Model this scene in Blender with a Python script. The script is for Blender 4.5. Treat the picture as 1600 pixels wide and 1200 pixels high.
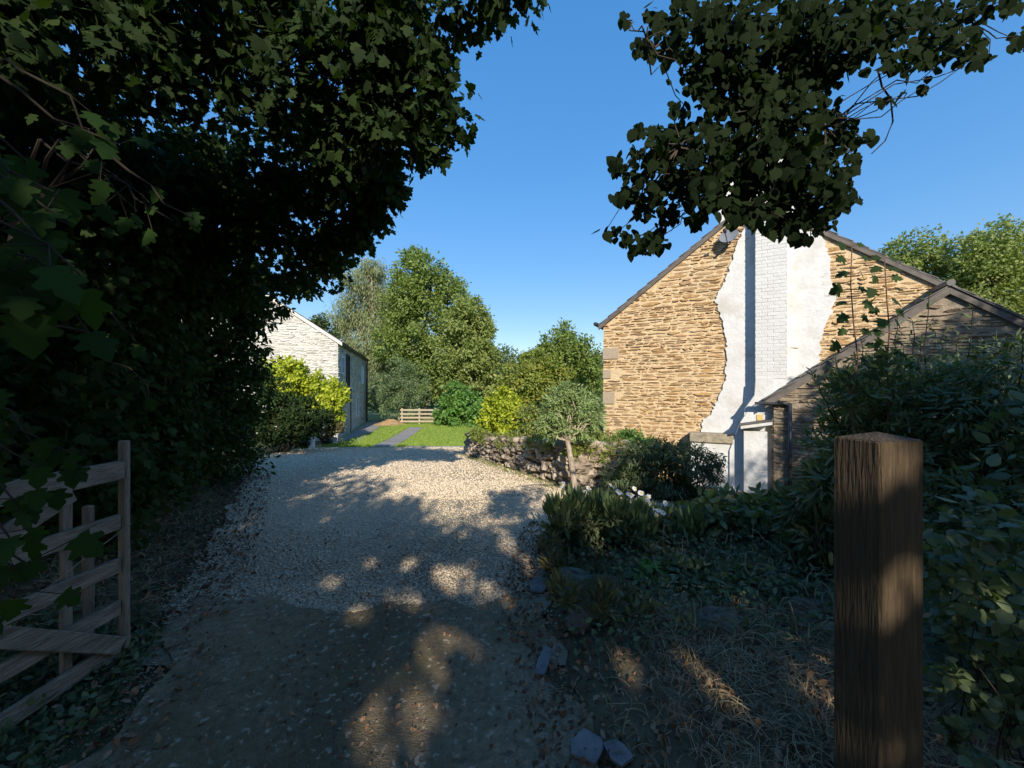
import bpy, math, random
import numpy as np
rng = np.random.default_rng(11)
random.seed(5)
V = lambda *a: np.array(a, float)
F, CX, HY, CZ = 620.0, 800.0, 608.0, 1.6
SUN_AZ, SUN_EL = math.radians(8), math.radians(26)

def P(x, y, Y):                       # a point that far out along a sight line of the survey photo
    return V((x - CX) / F * Y, Y, CZ - (y - HY) / F * Y)

scene = bpy.context.scene
COL = scene.collection
for o in list(bpy.data.objects):
    bpy.data.objects.remove(o)

# ------------------------------------------------------------------ terrain
def sstep(a, b, x):
    t = np.clip((x - a) / (b - a), 0, 1)
    return t * t * (3 - 2 * t)
def XL(Y):                            # left edge of the drive
    return np.interp(Y, [-8, 1, 2, 2.8, 4.1, 7.6, 10.2, 12, 14.4], [-1.9, -1.9, -2.12, -2.42, -3.1, -5.1, -6.7, -7.4, -7.5])
def XR(Y):                            # right edge of the drive
    return np.interp(Y, [-8, 0, 1.7, 2.4, 3.3, 4.3, 4.9, 5.4, 6.2, 6.6, 12.1, 14.4], [.5, .45, .36, .25, .2, .3, .5, 2.2, 2.6, 1.0, -1.3, -1.5])
def g(X, Y):
    X = np.asarray(X, float); Y = np.asarray(Y, float)
    z = -.6 * sstep(3, 18, Y) * (1.0)
    z = z - .42 * sstep(1.6, 4.6, X) * sstep(3.5, 7.5, Y)
    # far land: dips, then the wooded hill
    z = z - .5 * sstep(26, 50, Y)
    z = z + 15.5 * sstep(70, 210, Y) * (0.75 + .25 * np.cos(X / 90.0))
    # hedge bank on the left
    d = XL(Y) - .25 - X
    z = z + .45 * sstep(.0, 1.6, d) * (1 - sstep(9.5, 12, Y))
    # planting bed on the right
    e = X - XR(Y) - .1
    z = z + .12 * sstep(0, .8, e) * (1 - sstep(4.6, 5.2, Y))
    return z
def gz(x, y):
    return float(g(x, y))

# ------------------------------------------------------------------ mesh helpers
ROOT = {}
def link(name, V_, F_, mat=None, parent=None, smooth=False, kind=None):
    me = bpy.data.meshes.new(name)
    V_ = np.asarray(V_, np.float32).reshape(-1, 3)
    o = bpy.data.objects.new(name, me)
    COL.objects.link(o)
    if parent is not None:
        o.parent = parent
        r = ROOT.get(parent.name, V(0, 0, 0))
        ROOT[o.name] = r
        V_ = V_ - r.astype(np.float32)
    if isinstance(F_, np.ndarray):
        n, k = F_.shape
        me.vertices.add(len(V_)); me.vertices.foreach_set('co', V_.ravel())
        me.loops.add(n * k); me.loops.foreach_set('vertex_index', F_.astype(np.int32).ravel())
        me.polygons.add(n); me.polygons.foreach_set('loop_start', np.arange(0, n * k, k, dtype=np.int32))
        me.update(calc_edges=True)
    else:
        me.from_pydata(V_.tolist(), [], F_)
        me.update()
    if smooth:
        me.polygons.foreach_set('use_smooth', np.ones(len(me.polygons), bool))
    if mat:
        me.materials.append(mat)
    if kind:
        o['kind'] = kind
    return o
def thing(name, label, cat, loc, group=None):
    o = bpy.data.objects.new(name, None)
    COL.objects.link(o)
    o.empty_display_size = .2
    o.location = tuple(map(float, loc))
    ROOT[o.name] = np.asarray(loc, float)
    o['label'] = label; o['category'] = cat
    if group: o['group'] = group
    return o
def tag(o, label, cat, group=None, kind=None):
    if label: o['label'] = label
    if cat: o['category'] = cat
    if group: o['group'] = group
    if kind: o['kind'] = kind
    return o

class MB:
    def __init__(s): s.v = []; s.f = []; s.n = 0
    def add(s, v, f):
        v = np.asarray(v, float)
        s.v.append(v); s.f += [[i + s.n for i in q] for q in f]; s.n += len(v)
    def box(s, o, a, b, c, bev=0.0):
        """box from corner o along edge vectors a, b, c; bev = chamfer"""
        o, a, b, c = map(lambda q: np.asarray(q, float), (o, a, b, c))
        if np.dot(np.cross(a, b), c) < 0: o = o + c; c = -c
        if bev <= 0:
            v = [o, o + a, o + a + b, o + b, o + c, o + a + c, o + a + b + c, o + b + c]
            s.add(v, [[3, 2, 1, 0], [4, 5, 6, 7], [0, 1, 5, 4], [1, 2, 6, 5], [2, 3, 7, 6], [3, 0, 4, 7]])
            return
        L = [np.linalg.norm(q) for q in (a, b, c)]
        ua, ub, uc = a / L[0], b / L[1], c / L[2]
        e = min(bev, min(L) * .4)
        vs = []
        def pt(i, j, k): return o + ua * i + ub * j + uc * k
        idx = {}
        for X in (0, 1):
            for Y in (0, 1):
                for Z in (0, 1):
                    p = [X * L[0], Y * L[1], Z * L[2]]
                    sg = [1 if not q else -1 for q in (X, Y, Z)]
                    for ax in range(3):
                        q = [p[m] + (sg[m] * e if m != ax else 0) for m in range(3)]
                        idx[(X, Y, Z, ax)] = len(vs); vs.append(pt(*q))
        fs = []
        for ax in range(3):
            o1, o2 = [(1, 2), (2, 0), (0, 1)][ax]
            for side in (0, 1):
                q = []
                for (m, n_) in ((0, 0), (1, 0), (1, 1), (0, 1)):
                    k = [0, 0, 0]; k[ax] = side; k[o1] = m; k[o2] = n_
                    q.append(idx[tuple(k) + (ax,)])
                fs.append(q if side else q[::-1])
        for ax in range(3):
            o1, o2 = [(1, 2), (2, 0), (0, 1)][ax]
            for m in (0, 1):
                for n_ in (0, 1):
                    k0 = [0, 0, 0]; k0[o1] = m; k0[o2] = n_
                    k1 = list(k0); k1[ax] = 1
                    q = [idx[tuple(k0) + (o1,)], idx[tuple(k1) + (o1,)], idx[tuple(k1) + (o2,)], idx[tuple(k0) + (o2,)]]
                    fs.append(q if (m == n_) else q[::-1])
        for X in (0, 1):
            for Y in (0, 1):
                for Z in (0, 1):
                    q = [idx[(X, Y, Z, 0)], idx[(X, Y, Z, 1)], idx[(X, Y, Z, 2)]]
                    fs.append(q if (X + Y + Z) % 2 == 1 else q[::-1])
        s.add(vs, fs)
    def prism(s, poly, ext):
        poly = np.asarray(poly, float); ext = np.asarray(ext, float); n = len(poly)
        nn = V(0, 0, 0)
        for i in range(n): nn = nn + np.cross(poly[i] - poly[0], poly[(i + 1) % n] - poly[0])
        if np.dot(nn, ext) > 0: poly = poly[::-1]
        v = np.vstack([poly, poly + ext])
        f = [list(range(n)), list(range(2 * n - 1, n - 1, -1))]
        for i in range(n):
            j = (i + 1) % n
            f.append([j, i, n + i, n + j])
        s.add(v, f)
    def tube(s, pts, rad, n=6, cap=True):
        pts = [np.asarray(p, float) for p in pts]
        if np.isscalar(rad): rad = [rad] * len(pts)
        vs = []; up = V(.31, .17, .93)
        for i, p in enumerate(pts):
            t = pts[min(i + 1, len(pts) - 1)] - pts[max(i - 1, 0)]
            t = t / (np.linalg.norm(t) + 1e-9)
            a = np.cross(t, up)
            if np.linalg.norm(a) < .05: a = np.cross(t, V(1, 0, 0))
            a /= np.linalg.norm(a); b = np.cross(t, a)
            for k in range(n):
                w = 2 * math.pi * k / n
                vs.append(p + rad[i] * (math.cos(w) * a + math.sin(w) * b))
        fs = []
        for i in range(len(pts) - 1):
            for k in range(n):
                k2 = (k + 1) % n
                fs.append([i * n + k, i * n + k2, (i + 1) * n + k2, (i + 1) * n + k])
        if cap:
            fs.append(list(range(n))[::-1]); fs.append([(len(pts) - 1) * n + k for k in range(n)])
        s.add(vs, fs)
    def blob(s, c, r, seed=0, rough=.25, nu=14, nv=9):
        """an angular boulder"""
        R = np.random.default_rng(seed)
        planes = R.normal(size=(11, 3)); planes /= np.linalg.norm(planes, axis=1)[:, None]
        offs = R.uniform(.62, 1.0, 11)
        vs = []
        for j in range(nv + 1):
            th = math.pi * j / nv
            for i in range(nu):
                ph = 2 * math.pi * i / nu
                d = V(math.sin(th) * math.cos(ph), math.sin(th) * math.sin(ph), math.cos(th))
                dots = planes @ d
                m = np.where(dots > .05, offs / np.maximum(dots, .05), 9)
                k = min(1.08, float(m.min())) * (1 + rough * .12 * R.normal())
                vs.append(np.asarray(c) + d * k * np.asarray(r))
        fs = []
        for j in range(nv):
            for i in range(nu):
                i2 = (i + 1) % nu
                fs.append([j * nu + i, (j + 1) * nu + i, (j + 1) * nu + i2, j * nu + i2])
        s.add(vs, fs)
    def build(s, name, mat=None, parent=None, smooth=False, kind=None):
        return link(name, np.vstack(s.v), s.f, mat, parent, smooth, kind)

# ------------------------------------------------------------------ materials
ALB = 1.4
def kc(c): return tuple(min(.80, q * ALB) for q in c)
def mat(name, cols, rough=.8, scale=6.0, detail=6, bump=0.0, bscale=40.0, island=.0, spec=.3, transl=None, tmix=.35,
        stretch=None, extra=None, aniso_bump=None, coord='Object'):
    """noise through a colour ramp, per-island variation, fine bump"""
    cols = [kc(c) for c in cols]
    m = bpy.data.materials.new(name); m.use_nodes = True
    nt = m.node_tree; N = nt.nodes; L = nt.links
    N.clear()
    out = N.new('ShaderNodeOutputMaterial')
    b = N.new('ShaderNodeBsdfPrincipled')
    b.inputs['Roughness'].default_value = rough
    b.inputs['Specular IOR Level'].default_value = spec
    tc = N.new('ShaderNodeTexCoord')
    mp = N.new('ShaderNodeMapping')
    if stretch: mp.inputs['Scale'].default_value = stretch
    L.new(tc.outputs[coord], mp.inputs['Vector'])
    nz = N.new('ShaderNodeTexNoise')
    nz.inputs['Scale'].default_value = scale; nz.inputs['Detail'].default_value = detail
    nz.inputs['Roughness'].default_value = .62
    L.new(mp.outputs[0], nz.inputs['Vector'])
    fac = nz.outputs['Fac']
    mr = N.new('ShaderNodeMapRange'); mr.inputs['From Min'].default_value = .28; mr.inputs['From Max'].default_value = .72
    L.new(fac, mr.inputs['Value']); fac = mr.outputs[0]
    if island > 0:
        geo = N.new('ShaderNodeNewGeometry')
        mx = N.new('ShaderNodeMix'); mx.data_type = 'FLOAT'
        mx.inputs['Factor'].default_value = island
        L.new(fac, mx.inputs['A']); L.new(geo.outputs['Random Per Island'], mx.inputs['B'])
        fac = mx.outputs['Result']
    cr = N.new('ShaderNodeValToRGB')
    el = cr.color_ramp.elements
    n = len(cols)
    el[0].position = 0; el[0].color = (*cols[0], 1)
    el[1].position = 1; el[1].color = (*cols[-1], 1)
    for i in range(1, n - 1):
        e = el.new(i / (n - 1)); e.color = (*cols[i], 1)
    L.new(fac, cr.inputs['Fac'])
    col = cr.outputs['Color']
    if extra:
        col = extra(nt, col, mp.outputs[0])
    L.new(col, b.inputs['Base Color'])
    if bump > 0:
        bz = N.new('ShaderNodeTexNoise'); bz.inputs['Scale'].default_value = bscale; bz.inputs['Detail'].default_value = 5
        if aniso_bump:
            mp2 = N.new('ShaderNodeMapping'); mp2.inputs['Scale'].default_value = aniso_bump
            L.new(tc.outputs[coord], mp2.inputs['Vector']); L.new(mp2.outputs[0], bz.inputs['Vector'])
        else:
            L.new(mp.outputs[0], bz.inputs['Vector'])
        bp = N.new('ShaderNodeBump'); bp.inputs['Strength'].default_value = bump; bp.inputs['Distance'].default_value = .02
        L.new(bz.outputs['Fac'], bp.inputs['Height']); L.new(bp.outputs[0], b.inputs['Normal'])
    if transl:
        t = N.new('ShaderNodeBsdfTranslucent')
        mm = N.new('ShaderNodeMix'); mm.data_type = 'RGBA'; mm.blend_type = 'MULTIPLY'
        mm.inputs['Factor'].default_value = 1
        L.new(col, mm.inputs['A']); mm.inputs['B'].default_value = (*transl, 1)
        L.new(mm.outputs['Result'], t.inputs['Color'])
        ms = N.new('ShaderNodeMixShader'); ms.inputs['Fac'].default_value = tmix
        L.new(b.outputs[0], ms.inputs[1]); L.new(t.outputs[0], ms.inputs[2])
        L.new(ms.outputs[0], out.inputs['Surface'])
    else:
        L.new(b.outputs[0], out.inputs['Surface'])
    return m

def patches(col2, scale, lo, hi, seed=0.0, det=5):
    def f(nt, col, vec):
        N = nt.nodes; L = nt.links
        nz = N.new('ShaderNodeTexNoise'); nz.noise_dimensions = '4D'
        nz.inputs['Scale'].default_value = scale; nz.inputs['Detail'].default_value = det; nz.inputs['W'].default_value = seed
        L.new(vec, nz.inputs['Vector'])
        mr = N.new('ShaderNodeMapRange'); mr.inputs['From Min'].default_value = lo; mr.inputs['From Max'].default_value = hi
        L.new(nz.outputs['Fac'], mr.inputs['Value'])
        mx = N.new('ShaderNodeMix'); mx.data_type = 'RGBA'
        L.new(mr.outputs[0], mx.inputs['Factor']); L.new(col, mx.inputs['A']); mx.inputs['B'].default_value = (*kc(col2), 1)
        return mx.outputs['Result']
    return f
def chain(*fs):
    def f(nt, col, vec):
        for q in fs: col = q(nt, col, vec)
        return col
    return f
def cracks(scale, width, colr):
    def f(nt, col, vec):
        N = nt.nodes; L = nt.links
        wz = N.new('ShaderNodeTexNoise'); wz.inputs['Scale'].default_value = 3.0; wz.inputs['Detail'].default_value = 4
        L.new(vec, wz.inputs['Vector'])
        vm = N.new('ShaderNodeVectorMath'); vm.operation = 'MULTIPLY_ADD'
        L.new(wz.outputs['Color'], vm.inputs[0]); vm.inputs[1].default_value = (.5, .5, .5); L.new(vec, vm.inputs[2])
        vo = N.new('ShaderNodeTexVoronoi'); vo.feature = 'DISTANCE_TO_EDGE'; vo.inputs['Scale'].default_value = scale
        L.new(vm.outputs[0], vo.inputs['Vector'])
        mr = N.new('ShaderNodeMapRange'); mr.inputs['From Min'].default_value = width; mr.inputs['From Max'].default_value = width * 2.5
        mr.inputs['To Min'].default_value = .42; mr.inputs['To Max'].default_value = 0
        L.new(vo.outputs['Distance'], mr.inputs['Value'])
        mx = N.new('ShaderNodeMix'); mx.data_type = 'RGBA'
        L.new(mr.outputs[0], mx.inputs['Factor']); L.new(col, mx.inputs['A']); mx.inputs['B'].default_value = (*kc(colr), 1)
        return mx.outputs['Result']
    return f

def midstrip(x0, half, col2, amt):
    def f(nt, col, vec):
        N = nt.nodes; L = nt.links
        sx = N.new('ShaderNodeSeparateXYZ'); L.new(vec, sx.inputs[0])
        nz = N.new('ShaderNodeTexNoise'); nz.inputs['Scale'].default_value = 2.4; nz.inputs['Detail'].default_value = 6; L.new(vec, nz.inputs['Vector'])
        a = N.new('ShaderNodeMath'); a.operation = 'SUBTRACT'; L.new(sx.outputs[0], a.inputs[0]); a.inputs[1].default_value = x0
        b = N.new('ShaderNodeMath'); b.operation = 'ABSOLUTE'; L.new(a.outputs[0], b.inputs[0])
        c = N.new('ShaderNodeMath'); c.operation = 'MULTIPLY_ADD'; L.new(nz.outputs['Fac'], c.inputs[0]); c.inputs[1].default_value = -1.5 * half; L.new(b.outputs[0], c.inputs[2])
        mr = N.new('ShaderNodeMapRange'); mr.inputs['From Min'].default_value = half * .95; mr.inputs['From Max'].default_value = -half * .95
        mr.inputs['To Max'].default_value = amt
        L.new(c.outputs[0], mr.inputs['Value'])
        mx = N.new('ShaderNodeMix'); mx.data_type = 'RGBA'
        L.new(mr.outputs[0], mx.inputs['Factor']); L.new(col, mx.inputs['A']); mx.inputs['B'].default_value = (*kc(col2), 1)
        return mx.outputs['Result']
    return f
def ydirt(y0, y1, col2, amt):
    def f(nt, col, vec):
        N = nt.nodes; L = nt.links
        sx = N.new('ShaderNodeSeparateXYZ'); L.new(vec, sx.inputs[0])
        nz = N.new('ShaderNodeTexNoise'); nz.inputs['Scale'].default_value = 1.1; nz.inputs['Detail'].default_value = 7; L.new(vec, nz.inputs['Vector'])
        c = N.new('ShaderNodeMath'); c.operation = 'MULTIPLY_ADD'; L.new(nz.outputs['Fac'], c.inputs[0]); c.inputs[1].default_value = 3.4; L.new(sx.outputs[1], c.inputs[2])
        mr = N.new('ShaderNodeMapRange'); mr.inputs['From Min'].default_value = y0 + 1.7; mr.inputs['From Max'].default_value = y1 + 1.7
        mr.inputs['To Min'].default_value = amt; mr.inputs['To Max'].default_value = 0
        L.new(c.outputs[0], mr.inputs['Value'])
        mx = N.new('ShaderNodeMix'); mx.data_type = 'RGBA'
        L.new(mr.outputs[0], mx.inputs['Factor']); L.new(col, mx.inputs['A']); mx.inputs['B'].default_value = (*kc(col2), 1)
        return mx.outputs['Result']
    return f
M = {}
M['soil'] = mat('soil', [(.036, .026, .017), (.085, .06, .038), (.14, .10, .066)], .95, 5, bump=.9, bscale=30,
                extra=chain(patches((.04, .06, .018), .35, .5, .62, 3), patches((.03, .045, .015), .05, .4, .55, 7)))
M['gravel'] = mat('gravel', [(.20, .16, .11), (.40, .33, .235), (.55, .47, .355)], .9, 55, bump=1.0, bscale=70,
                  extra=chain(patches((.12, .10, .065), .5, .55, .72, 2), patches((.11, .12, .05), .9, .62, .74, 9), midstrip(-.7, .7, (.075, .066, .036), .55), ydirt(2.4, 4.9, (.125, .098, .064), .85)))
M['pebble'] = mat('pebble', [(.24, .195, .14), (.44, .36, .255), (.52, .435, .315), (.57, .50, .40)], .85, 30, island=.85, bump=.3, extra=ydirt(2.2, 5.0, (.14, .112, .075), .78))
M['tarmac'] = mat('tarmac', [(.11, .080, .048), (.185, .138, .086), (.26, .20, .13)], .8, 28, bump=1.0, bscale=130,
                  extra=chain(midstrip(-.85, .62, (.055, .047, .022), .85), patches((.08, .072, .032), 1.3, .52, .68, 1), patches((.11, .082, .052), .9, .54, .70, 4),
                              cracks(1.9, .003, (.03, .026, .022)), patches((.30, .25, .185), 26, .60, .70, 6, 2), patches((.075, .06, .042), 17, .60, .70, 12, 3)))
M['lawn'] = mat('lawn', [(.11, .16, .022), (.15, .205, .032), (.20, .25, .05)], .9, 3.5, bump=.5, bscale=60)
M['blade'] = mat('blade', [(.10, .155, .02), (.15, .22, .035), (.22, .27, .06)], .7, 3, island=.8, transl=(1.2, 1.3, .6), tmix=.3)
M['slab'] = mat('slab', [(.15, .142, .132), (.235, .222, .208)], .9, 6, bump=.3, island=.4)
M['earth'] = mat('earth', [(.14, .085, .04), (.25, .16, .08), (.33, .24, .13)], .95, 4, bump=.8, bscale=14)
M['pasture'] = mat('pasture', [(.11, .13, .035), (.18, .18, .06)], .95, .6, bump=.5)
STN = [(.13, .075, .038), (.21, .122, .052), (.275, .17, .073), (.34, .215, .098), (.22, .15, .092), (.37, .255, .135), (.18, .125, .08), (.30, .225, .15)]
M['rubble'] = mat('rubble', STN, .88, 14, island=.62, bump=.8, bscale=45, extra=chain(patches((.17, .12, .075), .8, .52, .74, 3), patches((.34, .29, .20), 3.0, .62, .74, 8)))
M['mortar'] = mat('mortar', [(.33, .24, .14), (.42, .32, .195), (.50, .395, .26)], .95, 12, bump=.9, bscale=50)
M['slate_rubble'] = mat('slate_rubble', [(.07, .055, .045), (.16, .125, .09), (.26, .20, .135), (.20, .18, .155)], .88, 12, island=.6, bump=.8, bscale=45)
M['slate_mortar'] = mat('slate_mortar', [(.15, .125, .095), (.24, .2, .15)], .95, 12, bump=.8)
M['granite'] = mat('granite', [(.19, .15, .105), (.27, .22, .16), (.24, .20, .155)], .9, 18, bump=.5, bscale=60)
M['limewash'] = mat('limewash', [(.215, .205, .185), (.315, .31, .29), (.365, .36, .345), (.395, .395, .38)], .92, 10, island=.55, bump=.6, bscale=30)
M['limemortar'] = mat('limemortar', [(.33, .325, .305), (.40, .40, .38)], .95, 8, bump=.7)
M['greywall'] = mat('greywall', [(.17, .175, .165), (.30, .30, .27), (.40, .39, .34)], .92, 8, island=.5, bump=.6, bscale=30)
M['greymortar'] = mat('greymortar', [(.30, .30, .27), (.38, .37, .33)], .95, 8, bump=.7)
M['render'] = mat('render', [(.375, .38, .375), (.415, .42, .42), (.44, .445, .445)], .85, 5, bump=.5, bscale=14,
                  extra=chain(patches((.345, .335, .31), 2.0, .52, .72, 3), patches((.29, .27, .235), 7, .62, .78, 5)))
M['whitebrick'] = mat('whitebrick', [(.355, .355, .355), (.395, .40, .40), (.425, .43, .43)], .8, 9, island=.4, bump=.5, bscale=40)
M['plinth'] = mat('plinth', [(.30, .27, .22), (.42, .385, .32)], .9, 6, bump=.5)
M['slate'] = mat('slate', [(.055, .052, .052), (.09, .085, .083), (.125, .115, .108)], .65, 9, island=.55, bump=.3)
M['lichenslate'] = mat('lichenslate', [(.12, .105, .085), (.22, .19, .14), (.30, .26, .18)], .9, 12, bump=.7, bscale=40)
M['barge'] = mat('barge', [(.055, .047, .042), (.085, .074, .066), (.11, .098, .088)], .75, 5, bump=.3, stretch=(1, 1, 1))
M['palebarge'] = mat('palebarge', [(.36, .34, .31), (.46, .44, .41)], .8, 4, bump=.2)
M['iron'] = mat('iron', [(.012, .013, .016), (.025, .026, .03)], .45, 8, spec=.5)
M['dish'] = mat('dish', [(.10, .11, .125), (.17, .18, .195)], .55, 7, spec=.5)
M['brass'] = mat('brass', [(.40, .29, .10), (.55, .42, .16)], .45, 20, spec=.5)
M['glass'] = mat('glass', [(.02, .025, .03), (.05, .06, .07)], .12, 2, spec=.6)
M['paleblue'] = mat('paleblue', [(.34, .40, .42), (.44, .50, .52)], .6, 3)
M['whitepaint'] = mat('whitepaint', [(.62, .63, .64), (.72, .73, .73)], .6, 4)
M['gatewood'] = mat('gatewood', [(.085, .068, .049), (.16, .131, .098), (.235, .196, .15)], .85, 5, stretch=(8, 1.2, 8), bump=.8, bscale=14,
                    extra=patches((.055, .045, .035), 5, .60, .72, 2))
M['gatewood_up'] = mat('gatewood_up', [(.08, .065, .048), (.15, .124, .094), (.215, .18, .14)], .85, 5, stretch=(8, 8, 1.0), bump=.8, bscale=14)
M['postwood'] = mat('postwood', [(.028, .019, .0105), (.048, .033, .018), (.073, .051, .029)], .8, 7, stretch=(14, 14, .8), bump=1.0, bscale=9,
                    aniso_bump=(12, 12, 1.2))
M['railwood'] = mat('railwood', [(.20, .165, .115), (.31, .265, .19)], .85, 4, stretch=(1, 4, 4), bump=.3)
M['slatestone'] = mat('slatestone', [(.06, .06, .06), (.10, .10, .10), (.14, .137, .13)], .75, 8, bump=.6, bscale=30)
M['boulder'] = mat('boulder', [(.03, .03, .02), (.075, .068, .052), (.13, .118, .095)], .92, 7, bump=1.0, bscale=22)
M['mossboulder'] = mat('mossboulder', [(.028, .03, .016), (.045, .05, .024), (.07, .068, .042)], .97, 8, bump=1.0, bscale=60)
M['wallstone'] = mat('wallstone', [(.07, .056, .042), (.17, .136, .102), (.27, .225, .172), (.36, .31, .25)], .92, 9, island=.65, bump=.8, bscale=30,
                     extra=patches((.20, .17, .08), 4, .60, .70, 3))
M['wallcore'] = mat('wallcore', [(.05, .04, .03), (.12, .10, .075)], .95, 6, bump=.8)
M['bark'] = mat('bark', [(.018, .014, .01), (.04, .032, .024), (.065, .054, .042)], .95, 6, stretch=(3, 3, .8), bump=1.0, bscale=12)
M['palebark'] = mat('palebark', [(.13, .10, .078), (.25, .205, .16), (.34, .29, .23)], .95, 9, stretch=(2, 2, 1), bump=.9, bscale=18)
M['twig'] = mat('twig', [(.013, .010, .007), (.03, .022, .014)], .9, 8)
M['redstem'] = mat('redstem', [(.06, .03, .02), (.11, .06, .035)], .8, 8)
M['straw'] = mat('straw', [(.10, .07, .037), (.19, .138, .075), (.29, .22, .13)], .9, 5, island=.8)
M['litter'] = mat('litter', [(.035, .02, .012), (.085, .048, .026), (.15, .09, .05), (.22, .155, .10)], .9, 5, island=.85)
M['petal'] = mat('petal', [(.70, .72, .74), (.78, .79, .79)], .7, 5, transl=(1, 1, 1), tmix=.3)
M['yolk'] = mat('yolk', [(.45, .30, .05), (.55, .40, .08)], .8, 5)
M['pinkpetal'] = mat('pinkpetal', [(.62, .40, .36), (.70, .5, .46)], .7, 5)
def leafmat(name, cols, tmix=.35, rough=.5, transl=(1.3, 1.5, .55), spec=.35, isl=.75, scale=1.2):
    M[name] = mat(name, cols, rough, scale, 3, island=isl, transl=transl, tmix=tmix, spec=spec)
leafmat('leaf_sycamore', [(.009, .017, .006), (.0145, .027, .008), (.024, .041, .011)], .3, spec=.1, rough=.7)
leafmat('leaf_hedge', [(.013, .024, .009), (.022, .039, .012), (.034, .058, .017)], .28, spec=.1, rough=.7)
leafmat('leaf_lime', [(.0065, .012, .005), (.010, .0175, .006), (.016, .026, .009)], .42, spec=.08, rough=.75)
leafmat('leaf_shade', [(.042, .060, .030), (.068, .092, .044), (.10, .128, .064)], .3)
leafmat('leaf_laurel', [(.052, .074, .034), (.084, .116, .050), (.13, .165, .078)], .3, rough=.45, spec=.4)
leafmat('leaf_birch', [(.11, .14, .06), (.155, .18, .085), (.21, .23, .12)], .35, transl=(1.2, 1.3, .7))
leafmat('leaf_ash', [(.075, .115, .026), (.12, .165, .038), (.18, .22, .065)], .35)
leafmat('leaf_oak', [(.10, .135, .036), (.155, .19, .052), (.22, .245, .09)], .35)
leafmat('leaf_conifer', [(.055, .09, .038), (.085, .13, .055), (.125, .175, .08)], .2, transl=(1, 1.1, .6))
leafmat('leaf_fresh', [(.055, .125, .022), (.085, .175, .035), (.125, .22, .06)], .35)
leafmat('leaf_yellow', [(.15, .205, .014), (.26, .31, .024), (.40, .42, .045)], .35, transl=(1.2, 1.2, .4))
leafmat('leaf_golden', [(.075, .115, .018), (.12, .16, .026), (.18, .20, .035), (.22, .17, .04)], .32)
leafmat('leaf_olive', [(.10, .15, .05), (.165, .225, .08), (.27, .33, .15)], .3, transl=(1.1, 1.2, .7))
leafmat('leaf_mixed', [(.07, .125, .028), (.115, .165, .035), (.175, .19, .045), (.22, .14, .06)], .33)
leafmat('leaf_wood', [(.035, .060, .024), (.058, .090, .034), (.085, .12, .050)], .25)
leafmat('leaf_dry', [(.06, .055, .028), (.09, .085, .04), (.14, .115, .06)], .3)

# ------------------------------------------------------------------ leaves
def fan(outline, fold=.12, curl=.0):
    """leaf from its outline (x along the midrib 0..1, y across): fan round a point on the midrib"""
    o = np.asarray(outline, float)
    c = V(.45, 0)
    pts = np.vstack([c[None], o])
    z = -np.abs(pts[:, 1]) * fold - curl * (pts[:, 0] ** 2)
    v = np.column_stack([pts, z])
    n = len(o)
    t = np.array([[0, i + 1, (i + 1) % n + 1] for i in range(n)])
    return v, t
def mirror(h):
    h = np.asarray(h, float)
    lo = h[::-1].copy(); lo[:, 1] *= -1
    keep = [p for p in lo if abs(p[1]) > 1e-6]
    return np.vstack([h, np.array(keep)])
T_SYC = fan(mirror([(0, 0), (-.04, .16), (.02, .42), (.20, .30), (.34, .56), (.48, .52), (.50, .26), (.66, .30), (.78, .20), (1.0, 0)]), .10, .12)
T_LIME = fan(mirror([(.04, 0), (-.05, .18), (.06, .38), (.30, .46), (.56, .40), (.80, .20), (1.0, 0)]), .18, .15)
T_OVAL = fan(mirror([(0, 0), (.18, .20), (.45, .27), (.75, .18), (1.0, 0)]), .2, .12)
T_LANCE = fan(mirror([(0, 0), (.25, .11), (.55, .12), (.8, .07), (1.0, 0)]), .3, .2)
T_QUAD = (V(0, 0, 0, .5, .27, -.06, 1, 0, -.05, .5, -.27, -.06).reshape(4, 3), np.array([[0, 1, 2], [0, 2, 3]])[:, ::-1])
T_THIN = (V(0, 0, 0, .5, .13, -.03, 1, 0, -.10, .5, -.13, -.03).reshape(4, 3), np.array([[0, 1, 2], [0, 2, 3]])[:, ::-1])
T_CURL = (V(0, 0, 0, .3, .28, .12, .75, .2, .22, 1, 0, .1, .7, -.25, .05, .25, -.22, .16).reshape(6, 3), np.array([[0, 2, 1], [0, 3, 2], [0, 4, 3], [0, 5, 4]]))

def unit(a): return a / (np.linalg.norm(a, axis=-1, keepdims=True) + 1e-9)
def leafdata(pos, size, tmpl, nb, tb, nr=.6, tr=.8):
    """pos (N,3), size (N,), nb/tb preferred blade normal / tip direction (broadcast), nr/tr their scatter"""
    n_ = len(pos)
    t = unit(np.broadcast_to(tb, (n_, 3)) + rng.normal(size=(n_, 3)) * tr)
    nn = np.broadcast_to(nb, (n_, 3)) + rng.normal(size=(n_, 3)) * nr
    nn = unit(nn - (nn * t).sum(1)[:, None] * t)
    b = np.cross(nn, t)
    tv, tf = tmpl
    k = len(tv)
    vv = pos[:, None, :] + np.asarray(size)[:, None, None] * (tv[None, :, 0, None] * t[:, None] + tv[None, :, 1, None] * b[:, None] + tv[None, :, 2, None] * nn[:, None])
    ff = tf[None] + (np.arange(n_) * k)[:, None, None]
    return vv.reshape(-1, 3), ff.reshape(-1, 3)
def merge(ds):
    vs, fs, n = [], [], 0
    for v, f in ds:
        vs.append(v); fs.append(f + n); n += len(v)
    return np.vstack(vs), np.vstack(fs)
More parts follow.
